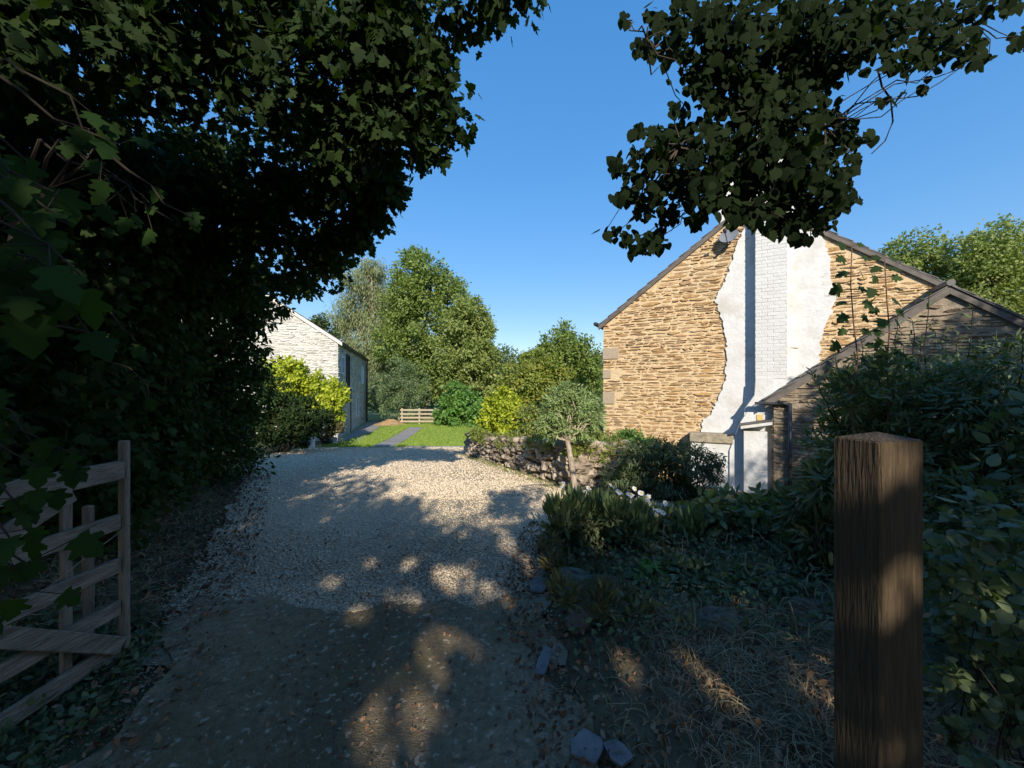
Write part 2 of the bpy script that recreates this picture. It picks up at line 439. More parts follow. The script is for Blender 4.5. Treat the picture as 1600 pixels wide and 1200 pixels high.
def blobpts(c, r, n, sub=0.0, nsub=14, shell=.55, ey=1.0):
    """n points in the outer part of a blob, gathered into sub-clumps; returns points and outward directions"""
    r = np.asarray(r, float) * np.ones(3)
    d = unit(rng.normal(size=(nsub, 3)))
    rad = shell + (1 - shell) * rng.random(nsub) ** .6
    cen = d * rad[:, None]
    w = rng.uniform(.4, 1.6, nsub); w /= w.sum()
    which = rng.choice(nsub, n, p=w)
    p = cen[which] + rng.normal(size=(n, 3)) * sub
    return np.asarray(c) + p * r, unit(p)
def crown(blobs, n, tmpl, size, sub=.2, nsub=14, shell=.5, up=.6, out=1.0, down=.3, nr=.55, tr=.7):
    """blobs: list of (centre, radius); n leaves shared out by surface"""
    a = np.array([float(np.mean(np.asarray(r) * np.ones(3))) ** 2 for _, r in blobs]); a /= a.sum()
    ds = []
    for (c, r), w in zip(blobs, a):
        k = max(20, int(n * w))
        p, o = blobpts(c, r, k, sub, nsub, shell)
        s = size * rng.uniform(.65, 1.25, k)
        ds.append(leafdata(p, s, tmpl, o * out + V(0, 0, up), o + V(0, 0, -down), nr, tr))
    return merge(ds)
SHAFTS = []
SDIR = V(math.sin(SUN_AZ) * math.cos(SUN_EL), -math.cos(SUN_AZ) * math.cos(SUN_EL), math.sin(SUN_EL))
def cut_shafts(vf, extra=.0):
    """gaps in the foliage: drop the leaves standing in the listed shafts of sunlight"""
    v, f = vf
    k = f.max() + 1 if len(f) else 0
    nt_ = CUTN[0]; nv = CUTN[1]
    n_ = len(v) // nv
    c = v.reshape(n_, nv, 3).mean(1)
    keep = np.ones(n_, bool)
    for t, r in SHAFTS:
        d = c - t; a = d @ SDIR
        dist = np.linalg.norm(d - a[:, None] * SDIR, axis=1)
        keep &= ~((a > .3) & (dist < r + extra))
    keep |= rng.random(n_) < .04
    ff = f.reshape(n_, nt_, 3)[keep]
    return v, ff.reshape(-1, 3)
CUTN = [2, 4]
def wig(a, b, n=5, amp=.06):
    a = np.asarray(a, float); b = np.asarray(b, float); L = np.linalg.norm(b - a)
    k = rng.normal(size=(n + 1, 3)) * amp * L; k[0] = 0; k[-1] = 0
    return [a + (b - a) * i / n + k[i] for i in range(n + 1)]
def limbs(mb, base, top, r0, blobs, nlimb=None, n=7, lr=.35, amp=.03):
    tr = wig(base, top, 7, amp)
    mb.tube(tr, list(np.linspace(r0, r0 * .3, len(tr))), n)
    for c, r in blobs[:nlimb]:
        c = np.asarray(c, float)
        k = int(np.clip(np.interp(c[2] - .3 * np.linalg.norm(c[:2] - np.asarray(base)[:2]), [base[2], top[2]], [2, 6]), 2, 6))
        q = wig(tr[k], c, 4, .06)
        mb.tube(q, list(np.linspace(r0 * lr, r0 * .06, len(q))), 5)
def tree(name, label, cat, base, top, r0, blobs, n, tmpl, size, lm, bark='bark', group=None, nlimb=None, lr=.35, **kw):
    t = thing(name, label, cat, base, group)
    mb = MB(); limbs(mb, np.asarray(base, float) - V(0, 0, .15), top, r0, blobs, nlimb, lr=lr)
    mb.build('trunk', M[bark], t, True)
    v, f = crown(blobs, n, tmpl, size, **kw)
    if SHAFTS:
        CUTN[:] = [len(tmpl[1]), len(tmpl[0])]; v, f = cut_shafts((v, f), size * .48)
    link('crown', v, f, M[lm], t)
    return t
def shrub(name, label, base, blobs, n, tmpl, size, lm, bark='twig', cat='shrub', group=None, nst=7, rs=.012, **kw):
    t = thing(name, label, cat, base, group)
    mb = MB()
    for c, r in blobs:
        for _ in range(max(1, nst // len(blobs))):
            b0 = np.asarray(base, float) + V(rng.normal() * .08, rng.normal() * .08, -.05)
            e = np.asarray(c) + rng.normal(size=3) * np.asarray(r) * .4
            q = wig(b0, e, 4, .05); mb.tube(q, list(np.linspace(rs, rs * .35, len(q))), 5)
    mb.build('stem', M[bark], t, True)
    v, f = crown(blobs, n, tmpl, size, **kw)
    link('foliage', v, f, M[lm], t)
    return t
def PB(lst, Y, dy=.0):
    """blobs from a survey list (x, y, r px[, depth offset])"""
    out = []
    for q in lst:
        y = Y + (q[3] if len(q) > 3 else rng.uniform(-dy, dy))
        out.append((P(q[0], q[1], y), q[2] / F * y))
    return out
def onground(p): return V(p[0], p[1], gz(p[0], p[1]))

# ------------------------------------------------------------------ ground and drive
def axis(segs):
    a = []
    for lo, hi, st in segs: a += list(np.arange(lo, hi - 1e-6, st))
    a.append(segs[-1][1]); return np.array(a)
def gridmesh(xs, ys, zf):
    X, Y = np.meshgrid(xs, ys)
    Z = zf(X, Y)
    v = np.column_stack([X.ravel(), Y.ravel(), Z.ravel()])
    nx, ny = len(xs), len(ys)
    i = np.arange(nx - 1)[None, :] + (np.arange(ny - 1) * nx)[:, None]
    f = np.stack([i, i + 1, i + 1 + nx, i + nx], -1).reshape(-1, 4)
    return v, f
def lump(X, Y, s, k):
    return (np.sin(X * 3.1 * s + 1.3 * k) * np.cos(Y * 2.7 * s - k) + .6 * np.sin(X * 6.7 * s - Y * 5.1 * s + k) + .4 * np.cos(X * 13 * s + Y * 11 * s))
def gground(X, Y):
    z = g(X, Y)
    off = np.maximum(XL(Y) - .15 - X, X - XR(Y) - .05)
    k = sstep(0, .5, off) * (1 - sstep(6, 9, Y))
    z = z + k * .018 * lump(X, Y, 1.5, .4)
    return z - .03 * (off < 0)
xs = axis([(-420, -60, 30), (-60, -12, 4), (-12, -8, .5), (-8, 7, .1), (7, 14, .5), (14, 60, 4), (60, 420, 30)])
ys = axis([(-60, -10, 5), (-10, -1, .5), (-1, 10, .1), (10, 30, .4), (30, 80, 4), (80, 260, 12), (260, 700, 60)])
v, f = gridmesh(xs, ys, gground)
link('ground', v, f, M['soil'], smooth=True, kind='structure')
def ribbon(name, Ys, fl, fr, nu, off, m):
    Ys = np.asarray(Ys); u = np.linspace(0, 1, nu)
    L_ = np.array([fl(y) for y in Ys])[:, None]; R_ = np.array([fr(y) for y in Ys])[:, None]
    X = L_ + (R_ - L_) * u[None]; Y = np.repeat(Ys[:, None], nu, 1)
    Z = g(X, Y) + off
    v = np.column_stack([X.ravel(), Y.ravel(), Z.ravel()])
    i = np.arange(nu - 1)[None, :] + (np.arange(len(Ys) - 1) * nu)[:, None]
    f = np.stack([i, i + 1, i + 1 + nu, i + nu], -1).reshape(-1, 4)
    return link(name, v, f, m, smooth=True, kind='structure')
wob = lambda y, k: .07 * math.sin(y * 5.3 + k) + .05 * math.sin(y * 11.7 + 2 * k)
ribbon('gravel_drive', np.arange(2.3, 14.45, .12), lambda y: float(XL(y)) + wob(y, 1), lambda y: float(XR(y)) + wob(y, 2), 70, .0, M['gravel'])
def tarm_end(x): return 3.02 + .10 * math.sin(x * 2.3 + 1) + .06 * math.sin(x * 6.1) + .04 * math.sin(x * 13.7 + 2)
tarm = ribbon('tarmac_lane', np.arange(-8, 3.5, .06), lambda y: float(XL(y)) + .22 - .12 * max(0, y - 2) + wob(y, 3), lambda y: float(XR(y)) - .02 + wob(y, 5), 50, .012, M['tarmac'])
for vtx in tarm.data.vertices:                         # worn ragged end sinking under the gravel
    vtx.co.z -= .03 * float(sstep(-.08, .10, vtx.co.y - tarm_end(vtx.co.x)))
ribbon('lawn', np.arange(14.42, 26.2, .25), lambda y: -7.2 - .22 * (y - 14.4) * (1 if y > 17 else .2), lambda y: 2.5, 40, .012, M['lawn'])
ribbon('field', np.arange(26.2, 70, 2), lambda y: -30, lambda y: 30, 20, .02, M['pasture'])
mb = MB()
for i in range(13):                                   # stepping slab path across the lawn
    y = 14.5 + i * .62
    c = V(-4.72 - .16 * i * .62 * .55, y, gz(-4.5, y) + .03)
    mb.box(c + V(-.38, 0, -.05), V(.76, 0, 0), V(-.05, .6, 0), V(0, 0, .05), .01)
mb.build('slab_path', M['slab'], kind='structure')
mb = MB()
for i in range(9):                                    # slabs edging the gravel by the lawn
    x = -3.9 + i * .34
    mb.box(V(x, 14.36, gz(x, 14.4) - .03), V(.33, 0, 0), V(0, .16, 0), V(0, 0, .065), .008)
mb.build('path_edging', M['slab'], kind='structure')
ribbon('barn_path', np.arange(14.8, 27, .3), lambda y: -7.35 - .24 * max(0, y - 17), lambda y: -6.4 - .22 * max(0, y - 17), 8, .022, M['slab'])
# loose stones over the drive
def pebbles(n, yr, smin, smax):
    Y = yr[0] + (yr[1] - yr[0]) * rng.random(n) ** 1.25
    u = rng.random(n)
    l, r = XL(Y), XR(Y)
    X = l + (r - l) * u + rng.normal(size=n) * .06
    s = rng.uniform(smin, smax, n) * rng.uniform(.7, 1.3, n)
    oc = V(1, 0, 0, -.8, .3, .1, .1, 1, 0, -.1, -.9, .1, 0, .1, .62, .1, 0, -.6).reshape(6, 3)
    of = np.array([[0, 2, 4], [2, 1, 4], [1, 3, 4], [3, 0, 4], [2, 0, 5], [1, 2, 5], [3, 1, 5], [0, 3, 5]])
    a = rng.random(n) * 6.28
    ca, sa = np.cos(a), np.sin(a)
    J = oc[None] * (1 + rng.normal(size=(n, 6, 3)) * .22) * V(1, .75, .6)
    vx = J[..., 0] * ca[:, None] - J[..., 1] * sa[:, None]; vy = J[..., 0] * sa[:, None] + J[..., 1] * ca[:, None]
    v = np.stack([vx, vy, J[..., 2]], -1) * s[:, None, None] + np.stack([X, Y, g(X, Y) + s * .25], -1)[:, None]
    f = of[None] + (np.arange(n) * 6)[:, None, None]
    return v.reshape(-1, 3), f.reshape(-1, 3)
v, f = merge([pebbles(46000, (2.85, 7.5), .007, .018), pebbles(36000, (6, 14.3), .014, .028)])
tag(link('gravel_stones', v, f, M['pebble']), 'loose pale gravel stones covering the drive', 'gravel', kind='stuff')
v, f = merge([pebbles(14000, (.8, 3.1), .0018, .0045), pebbles(4200, (.8, 3.1), .003, .009), pebbles(3200, (2.1, 3.2), .005, .013), pebbles(5200, (2.7, 3.3), .006, .015)])
tag(link('loose_chippings', v, f, M['pebble']), 'stray chippings scattered over the dark tarmac lane', 'gravel', kind='stuff')
# lawn blades
n = 26000
Y = 14.5 + 11 * rng.random(n) ** 1.4; X = -7 + 9 * rng.random(n)
ok = ~((np.abs(X + 4.72 + .088 * (Y - 14.5)) < .45) & (Y < 22.6)); X, Y = X[ok], Y[ok]; n = len(X)
p = np.stack([X, Y, g(X, Y) + .01], -1)
v, f = leafdata(p, rng.uniform(.05, .10, n), T_THIN, V(0, -1, .3), V(0, 0, 1), .6, .35)
tag(link('lawn_grass', v, f, M['blade']), 'short mown green grass blades of the sunny lawn', 'grass', kind='stuff')

# ------------------------------------------------------------------ stone walls
def rubble(mb, O, u, w, nrm, inside, smin, smax, zmin, zmax, hr=(.045, .11), wr=(.14, .46), pr=(.006, .036), gap=.015, irr=.28):
    """courses of irregular split stones standing a little proud of plane O + s*u + z*w along nrm"""
    z = zmin
    while z < zmax:
        h = random.uniform(*hr)
        s = smin - random.uniform(0, wr[0])
        while s < smax:
            L_ = random.uniform(*wr) * (.7 + .5 * h / hr[1])
            dz = random.gauss(0, h * .16)
            s0, s1, z0, z1 = s + gap / 2, s + L_ - gap / 2, z + gap / 2 + dz, z + h - gap / 2 + dz * .4
            s0c, s1c = max(s0, smin), min(s1, smax)
            if s1c - s0c > .04 and inside((s0c + s1c) / 2, z1, s0c, s1c, z0):
                j = lambda a: random.gauss(0, a)
                hh = z1 - z0; ww = s1c - s0c
                a = min(irr * hh, .03)
                ring = [(s0c, z0 + hh * random.uniform(.25, .75)), (s0c + ww * random.uniform(.05, .2), z1 - abs(j(a))),
                        (s0c + ww * .5 + j(.1 * ww), z1 + j(a * .5)), (s1c - ww * random.uniform(.03, .2), z1 - abs(j(a))),
                        (s1c, z0 + hh * random.uniform(.25, .75)), (s1c - ww * random.uniform(.03, .2), z0 + abs(j(a))),
                        (s0c + ww * .5 + j(.1 * ww), z0 + j(a * .5)), (s0c + ww * random.uniform(.05, .2), z0 + abs(j(a)))]
                p = random.uniform(*pr); cs, cz = (s0c + s1c) / 2, (z0 + z1) / 2
                tl, tb = random.gauss(0, .25), random.gauss(0, .3)
                back = [O + u * q[0] + w * q[1] - nrm * .004 for q in ring]
                front = []
                for q in ring:
                    du, dz2 = (q[0] - cs), (q[1] - cz)
                    e = p * (1 + tl * du / ww * 2 + tb * dz2 / hh * 2)
                    e = max(e, .003)
                    front.append(O + u * (cs + du * (1 - .012 / max(ww, .03))) + w * (cz + dz2 * .84) + nrm * e)
                n_ = 8
                fs = [[i, (i + 1) % n_, n_ + (i + 1) % n_, n_ + i] for i in range(n_)] + [[n_ + i for i in range(n_)]]
                if np.dot(np.cross(u, w), nrm) < 0: fs = [q[::-1] for q in fs]
                mb.add(back + front, fs)
            s += L_
        z += h
ZU = V(0, 0, 1)

# ------------------------------------------------------------------ house
th = math.radians(28)
A = V(2.42, 10.5, 0); U = V(math.cos(th), -math.sin(th), 0); NR = V(-math.sin(th), -math.cos(th), 0); BK = -NR
WID, ZE, ZA, SA = 6.75, 3.35, 5.86, 3.36
def H(s, z, d=0.0): return A + U * s + ZU * z + NR * d
def HS(x, y, d=0.0):
    """sight line onto the gable plane moved d towards the viewer -> (s, z)"""
    r = V((x - CX) / F, 1, 0)
    t = (np.dot(A, NR) + d) / np.dot(r, NR)
    return float(np.dot(t * r - A, U)), float(CZ - (y - HY) / F * t)
def roofz(s): return ZE + (ZA - ZE) * (s / SA if s < SA else (WID - s) / (WID - SA))
hb = onground(H(SA, 0, -4))
house = thing('house', 'brown stone farmhouse gable with white rendered chimney stack, in full sun', 'house', hb)
mb = MB()
LEN = 8.5
poly = [H(0, -1.6), H(WID, -1.6), H(WID, ZE), H(SA, ZA), H(0, ZE)]
mb.prism(poly, BK * LEN)
mb.build('wall', M['mortar'], house)
ins = lambda sc, z1, s0, s1, z0: min(roofz(s0), roofz(s1)) > z1 + .01 and not (s0 < .30 and any(q[0] < z1 and z0 < q[1] for q in QZ))
QZ = [(HS(955, 562)[1], HS(955, 543)[1]), (HS(955, 592)[1], HS(955, 577)[1]), (HS(955, 632)[1], HS(955, 612)[1])]
mb = MB(); rubble(mb, A, U, ZU, NR, ins, 0, WID, -.9, ZA, hr=(.032, .102), wr=(.08, .42), pr=(.005, .032), gap=.018, irr=.36)
mb.build('stonework', M['rubble'], house)
for k, (a_, b_) in enumerate(QZ):
    w_ = HS([968, 956, 962][k], 560)[0]
    mb = MB(); mb.box(H(-.02, a_ + .01, .03), U * w_, ZU * (b_ - a_ - .02), -NR * .2, .012)
    mb.build('quoin', M['granite'], house)
# roof: slates in courses on both pitches
def pitch(mb, e0, r0, along, n_rows=14, over=.12, th_=.02, seg=1.0):
    d = (r0 - e0); L_ = np.linalg.norm(d); d /= L_
    nn = np.cross(along / np.linalg.norm(along), d); nn = nn if nn[2] > 0 else -nn
    e = e0 - d * over; L2 = L_ + over
    st = L2 / n_rows; A_ = np.linalg.norm(along); au = along / A_
    for i in range(n_rows):
        x = -random.uniform(0, .2)
        while x < A_:
            w_ = random.uniform(.26, .4)
            x0, x1 = max(0, x + .003), min(A_, x + w_)
            if x1 - x0 > .03:
                o = e + d * (st * i) + au * x0 + nn * (.035 + random.uniform(0, .006))
                mb.box(o, au * (x1 - x0), d * (st * 1.06) - nn * .024, nn * .012)
            x += w_
    mb.box(e + nn * .006, au * A_, d * L2, nn * .012)
mb = MB()
pitch(mb, H(0, ZE, .07), H(SA, ZA, .07), BK * (LEN + .1)); pitch(mb, H(WID, ZE, .07), H(SA, ZA, .07), BK * (LEN + .1))
roof = mb.build('roof', M['slate'], house)
mb = MB(); mb.tube([H(SA, ZA + .06, .08), H(SA, ZA + .06, -LEN)], .09, 8); mb.build('ridge', M['slate'], roof)
for (sa, za, sb, zb) in ((-.12, ZE - .09, SA, ZA), (WID + .12, ZE - .09, SA, ZA)):
    a_, b_ = H(sa, za - .10, .0), H(sb, zb - .10, .0)
    mb = MB(); mb.box(a_ + NR * .034, b_ - a_, ZU * .125, NR * .03, .004); mb.build('bargeboard', M['barge'], house)
mb = MB(); q = H(-.16, ZE - .06, .05); mb.box(q, -U * .1, BK * LEN, ZU * .09, .02); mb.build('gutter', M['iron'], house)
# white render round the stack (ragged edges)
Lp = [(1163, 352), (1150, 388), (1141, 415), (1133, 440), (1121, 462), (1118, 470), (1124, 488), (1130, 505), (1134, 530), (1136, 552), (1133, 575), (1132, 598), (1124, 618), (1117, 634), (1110, 648), (1097, 658), (1095, 676), (1095, 700)]
Rp = [(1240, 352), (1272, 362), (1283, 368), (1291, 385), (1296, 405), (1297, 430), (1304, 458), (1305, 468), (1297, 490), (1287, 515), (1281, 535), (1281, 560), (1276, 590), (1270, 640)]
def ragged(pts, k=6, a=.017):
    out = []
    for i in range(len(pts) - 1):
        for j in range(k):
            t = j / k
            out.append((pts[i][0] * (1 - t) + pts[i + 1][0] * t + random.gauss(0, a), pts[i][1] * (1 - t) + pts[i + 1][1] * t + random.gauss(0, a * .4)))
    out.append(pts[-1]); return out
LS = ragged([HS(*q, .03) for q in Lp]); RS = ragged([HS(*q, .03) for q in Rp])
zt = lambda s: roofz(s) - .14
lp = [(s, min(z, zt(s))) for s, z in LS]; rp = [(s, min(z, zt(s))) for s, z in RS]
zs = np.linspace(-1.0, 5.5, 90)
def edge(pts, z):
    pz = np.array([q[1] for q in pts])[::-1]; ps = np.array([q[0] for q in pts])[::-1]
    o_ = np.argsort(pz); return float(np.interp(z, pz[o_], ps[o_]))
poly2 = [H(s, z, .0) for s, z in lp[::-1]] + [H(SA, zt(SA), 0)] + [H(s, z, .0) for s, z in rp] + [H(rp[-1][0], -1.2, 0), H(lp[-1][0], -1.2, 0)]
mb = MB(); mb.prism(poly2, NR * .046)
mb.build('render_patch', M['render'], house)
# brick stack
c0, c1 = HS(1180, 480, .3)[0], HS(1230, 480, .3)[0]
zb, ztop = HS(1200, 592, .3)[1], 6.95
stack = MB(); stack.box(H(c0 + .012, -1.2, -.02), U * (c1 - c0 - .024), ZU * (zb + 1.2), NR * .31)
stack.box(H(c0 + .006, zb, -.25), U * (c1 - c0 - .012), ZU * (ztop - zb), NR * .545)
sw0 = HS(1123, 345, -.3)[0]
stack.box(H(sw0, ZE + 1.2, -.95), U * (c1 + .25 - sw0), ZU * (ztop - .1 - ZE - 1.2), NR * .69)
chim = stack.build('chimney', M['render'], house)
mb = MB()
hb_ = .075; k = 0; z = zb
while z < ztop - .05:
    x = c0 - (.11 if k % 2 else 0)
    while x < c1:
        x0, x1 = max(c0, x + .005), min(c1, x + .215)
        if x1 - x0 > .02:
            mb.box(H(x0, z + .004, .29), U * (x1 - x0), ZU * (hb_ - .009 + random.uniform(-.002, .001)), NR * random.uniform(.009, .0135), .003)
        x += .22
    z += hb_; k += 1
mb.build('brickwork', M['whitebrick'], chim)
mb = MB(); mb.box(H(c0 - .06, ztop, -1.0), U * (c1 - c0 + .12), ZU * .12, NR * 1.36, .02)
mb.box(H(sw0 - .05, ztop - .09, -1.0), U * (c1 + .35 - sw0), ZU * .08, NR * .79, .02); mb.build('chimney_cap', M['render'], chim)
for dx in (.15, .5):
    mb = MB(); q = H(c0 + dx, ztop + .12, -.1); mb.tube([q, q + ZU * .35], [.12, .1], 10); mb.build('chimney_pot', M['granite'], chim)
# stepped white base of the stack, all of it rendered
mb = MB()
q0, q1 = HS(1163, 640, .34), HS(1180, 592, .34)
mb.prism([H(q0[0], -1.2), H(3.75, -1.2), H(3.75, zb), H(q1[0] + .01, zb), H(q1[0] - .01, zb - .35), H(q0[0], q0[1])], NR * .345)
MD, FD = .362, .60
m0, m1 = HS(1152, 660, MD), HS(1140, 704, MD)
zt1 = HS(1170, 640, MD)[1]
pr = [H(m1[0], -1.2), H(3.66, -1.2), H(3.66, zt1), H(m0[0] + .22, zt1), H(m0[0] + .05, m0[1] - .02), H(m0[0] - .02, m0[1] - .25), H(m1[0], m1[1])]
mb.prism(pr, NR * MD)
f0, f1 = HS(1162, 672, FD), HS(1199, 668, FD)
mb.box(H(f0[0], -.62, .0), U * (f1[0] - f0[0]), ZU * (f0[1] - .02 + .62), NR * FD, .006)
mb.build('chimney_base', M['render'], house)
mb = MB(); g0, g1 = HS(1157, 664, .72), HS(1207, 657, .72)
o_ = H(g0[0], g0[1] - .09, .10)
mb.box(o_, H(g1[0], g1[1] - .095, .1) - o_, ZU * .075, NR * .62, .008); mb.build('ledge', M['render'], house)
mb = MB(); o2 = o_ + ZU * .077 - U * .02; mb.box(o2, H(g1[0], g1[1] - .02, .1) - H(g0[0], g0[1] - .02, .1) + U * .03, ZU * .022, NR * .65, .004); mb.build('ledge_slate', M['slate'], house)
k0, k1 = HS(1079, 690, .32), HS(1143, 690, .32)
mb = MB(); mb.box(H(k0[0], -1.2, .0), U * (k1[0] - k0[0]), ZU * (k0[1] + 1.2), NR * .32, .01); mb.build('side_bay', M['render'], house)
mb = MB(); mb.box(H(k0[0] - .02, k0[1] + .002, .03), U * (k1[0] - k0[0] + .06), ZU * (HS(1080, 676, .32)[1] - k0[1]), NR * .34, .012); mb.build('bay_slab', M['lichenslate'], house)
mb = MB(); h0 = HS(1120, 766, .67); mb.box(H(h0[0], -1.4, .3), U * (f1[0] - h0[0] + .01), ZU * (h0[1] + 1.4), NR * .375, .01); mb.build('plinth', M['plinth'], house)
mb = MB(); b0 = HS(1182, 657, MD); b1 = HS(1192, 648, MD); mb.box(H(b0[0], b0[1], MD), U * (b1[0] - b0[0]), ZU * (b1[1] - b0[1]), NR * .015, .003)
mb.build('plaque', M['brass'], house)
# satellite dish
dc = HS(1139, 369, .22)
dish = MB(); R_ = .21
ax = unit(NR * .9 - U * .25 + ZU * .35); e1_ = unit(np.cross(ZU, ax)); e2_ = np.cross(ax, e1_)
vs, fs = [], []
for j in range(6):
    rr = R_ * j / 5
    for i in range(20):
        w_ = i / 20 * 2 * math.pi
        vs.append(H(dc[0], dc[1], .22) + e1_ * rr * math.cos(w_) * .95 + e2_ * rr * math.sin(w_) * .82 + ax * (rr * rr * .55))
for j in range(5):
    for i in range(20):
        fs.append([j * 20 + i, j * 20 + (i + 1) % 20, (j + 1) * 20 + (i + 1) % 20, (j + 1) * 20 + i])
dish.add(vs, fs); n0 = len(vs)
dish.add([q - ax * .012 for q in vs], [q[::-1] for q in fs])
dsh = dish.build('satellite_dish', M['dish'], house, True)
mb = MB(); cq = H(dc[0], dc[1], .22)
wl = H(HS(1118, 402, .0)[0], HS(1118, 402, .0)[1], .0)
mb.tube([cq - ax * .02, cq - ax * .1 - ZU * .1, wl + NR * .05, wl], .018, 6); mb.tube([cq - e2_ * .24, cq + ax * .28 - e2_ * .1], .01, 5)
mb.box(cq + ax * .26 - e2_ * .12 - e1_ * .03, e1_ * .06, e2_ * .06, ax * .1, .01)
mb.build('dish_arm', M['iron'], dsh)

# ------------------------------------------------------------------ outbuilding against the house
D2 = .55
_c, _a = HS(1209, 640, D2), HS(1481, 449, D2)
O2 = H(_c[0], 0, D2); S2 = _a[0] - _c[0]; W2 = 2 * S2; A2z = _a[1]; E2z = HS(1203, 618, D2)[1]
def G(s, z, d=0.0): return O2 + U * s + ZU * z + NR * d
def roof2(s): return E2z + (A2z - E2z) * (s / S2 if s < S2 else (W2 - s) / (W2 - S2))
out = thing('outbuilding', 'low shaded slate stone outbuilding with gabled roof joined to the farmhouse', 'outbuilding', onground(G(S2, 0, -.7)))
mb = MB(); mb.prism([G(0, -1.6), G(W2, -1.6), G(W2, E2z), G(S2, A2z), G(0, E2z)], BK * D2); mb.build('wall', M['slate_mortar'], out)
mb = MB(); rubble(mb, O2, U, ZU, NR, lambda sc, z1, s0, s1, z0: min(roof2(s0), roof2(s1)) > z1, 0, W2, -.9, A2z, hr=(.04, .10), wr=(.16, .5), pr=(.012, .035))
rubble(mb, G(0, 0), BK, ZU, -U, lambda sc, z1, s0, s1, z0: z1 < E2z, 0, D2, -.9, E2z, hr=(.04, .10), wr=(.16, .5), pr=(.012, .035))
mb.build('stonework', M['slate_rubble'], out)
mb = MB(); pitch(mb, G(0, E2z, .1), G(S2, A2z, .1), BK * (D2 + .06), 9, .2); pitch(mb, G(W2, E2z, .1), G(S2, A2z, .1), BK * (D2 + .06), 9, .2)
mb.build('roof', M['slate'], out)
for (sa, sb) in ((-.16, S2), (W2 + .16, S2)):
    a_, b_ = G(sa, E2z - .14 - .13, .045), G(sb, A2z - .13, .045)
    mb = MB(); mb.box(a_, b_ - a_, ZU * .15, NR * .03, .004); mb.build('bargeboard', M['barge'], out)
mb = MB(); mb.tube([G(S2, A2z + .06, .12), G(S2, A2z + .06, -D2)], .06, 8); mb.build('ridge', M['slate'], out)
pxp = V((1234 - CX) / F, 1, 0); tt = (np.dot(O2, NR) + .08) / np.dot(pxp, NR); sp = np.dot(tt * pxp - O2, U)
mb = MB(); mb.tube([G(sp, 1.30, .09), G(sp, -.9, .09)], .042, 8); mb.tube([G(sp - .2, 1.34, .1), G(sp, 1.28, .09)], .04, 8); mb.build('downpipe', M['iron'], out, True)
mb = MB(); mb.box(G(-.34, 1.28, .12), U * .62, ZU * .05, BK * (D2 * .3), .01); mb.build('gutter', M['iron'], out)

# ------------------------------------------------------------------ barn
C0 = V(-7.48, 17, 0); SD = unit(V(-.25, 1, 0)); GD = V(-SD[1], SD[0], 0); GN = -SD; SN = -GD
BW, BL, BE, BA = 7.2, 10.6, 3.72, 6.1
def rb(s): return BE + (BA - BE) * (s / (BW / 2) if s < BW / 2 else (BW - s) / (BW / 2))
barn = thing('barn', 'pale limewashed stone barn with grey side wall and dark upper hatch beside the lawn', 'barn', onground(C0 + GD * 3.5 + SD * 5))
mb = MB(); mb.prism([C0 - ZU * 1.6, C0 + GD * BW - ZU * 1.6, C0 + GD * BW + ZU * BE, C0 + GD * BW / 2 + ZU * BA, C0 + ZU * BE], SD * BL); mb.build('wall', M['limemortar'], barn)
mb = MB(); rubble(mb, C0, GD, ZU, GN, lambda sc, z1, s0, s1, z0: min(rb(s0), rb(s1)) > z1, 0, BW, -.9, BA, hr=(.05, .12), wr=(.14, .45), pr=(.01, .04), gap=.022, irr=.36)
mb.build('gable_stonework', M['limewash'], barn)
def SP(s, z, d=0.0): return C0 + SD * s + ZU * z + SN * d
HOLES = [(.75, 1.25, 2.35, 3.0), (2.15, 2.85, 1.8, 3.2), (2.8, 3.7, -1.0, 1.62), (5.55, 6.3, .1, 1.1), (7.9, 8.6, 2.0, 2.9)]
mb = MB(); mb.box(SP(0, -1.5, .002), SD * BL, ZU * (BE + 1.5), SN * .02); mb.build('side_wall', M['greymortar'], barn)
def hol(sc, z1, s0, s1, z0):
    return z1 < BE and not any(s1 > a - .12 and s0 < b + .12 and z1 > c - .1 and z0 < d + .16 for a, b, c, d in HOLES)
mb = MB(); rubble(mb, SP(0, 0, .02), SD, ZU, SN, hol, 0, BL, -.9, BE, hr=(.07, .16), wr=(.22, .6), pr=(.01, .04), gap=.02)
mb.build('side_stonework', M['greywall'], barn)
for k, (a, b, c, d) in enumerate(HOLES):
    mb = MB()
    for (s0, z0, ds, dz) in ((a - .07, c, .07, d - c), (b, c, .07, d - c), (a - .07, d, b - a + .14, .09), (a - .07, c - .08, b - a + .14, .08)):
        mb.box(SP(s0, z0, .022), SD * ds, ZU * dz, SN * .07, .004)
    nm = ['window', 'hatch', 'door', 'window', 'window'][k]
    fr = mb.build(nm, M[['paleblue', 'iron', 'palebarge', 'paleblue', 'paleblue'][k]], barn)
    mb = MB(); mb.box(SP(a, c, .022), SD * (b - a), ZU * (d - c), SN * .012)
    mb.build(['pane', 'hatch_opening', 'door_leaf', 'pane', 'pane'][k], M[['glass', 'iron', 'iron', 'glass', 'paleblue'][k]], fr)
mb = MB(); pitch(mb, C0 + ZU * BE + GN * .06, C0 + GD * BW / 2 + ZU * BA + GN * .06, SD * (BL + .1), 12, .22); pitch(mb, C0 + GD * BW + ZU * BE + GN * .06, C0 + GD * BW / 2 + ZU * BA + GN * .06, SD * (BL + .1), 12, .22)
mb.build('roof', M['slate'], barn)
for s_ in (-.2, BW + .2):
    a_ = C0 + GD * s_ + ZU * (BE - .13 - .14) + GN * .055; b_ = C0 + GD * BW / 2 + ZU * (BA - .13) + GN * .055
    mb = MB(); mb.box(a_, b_ - a_, ZU * .15, GN * .03, .004); mb.build('bargeboard', M['palebarge'], barn)
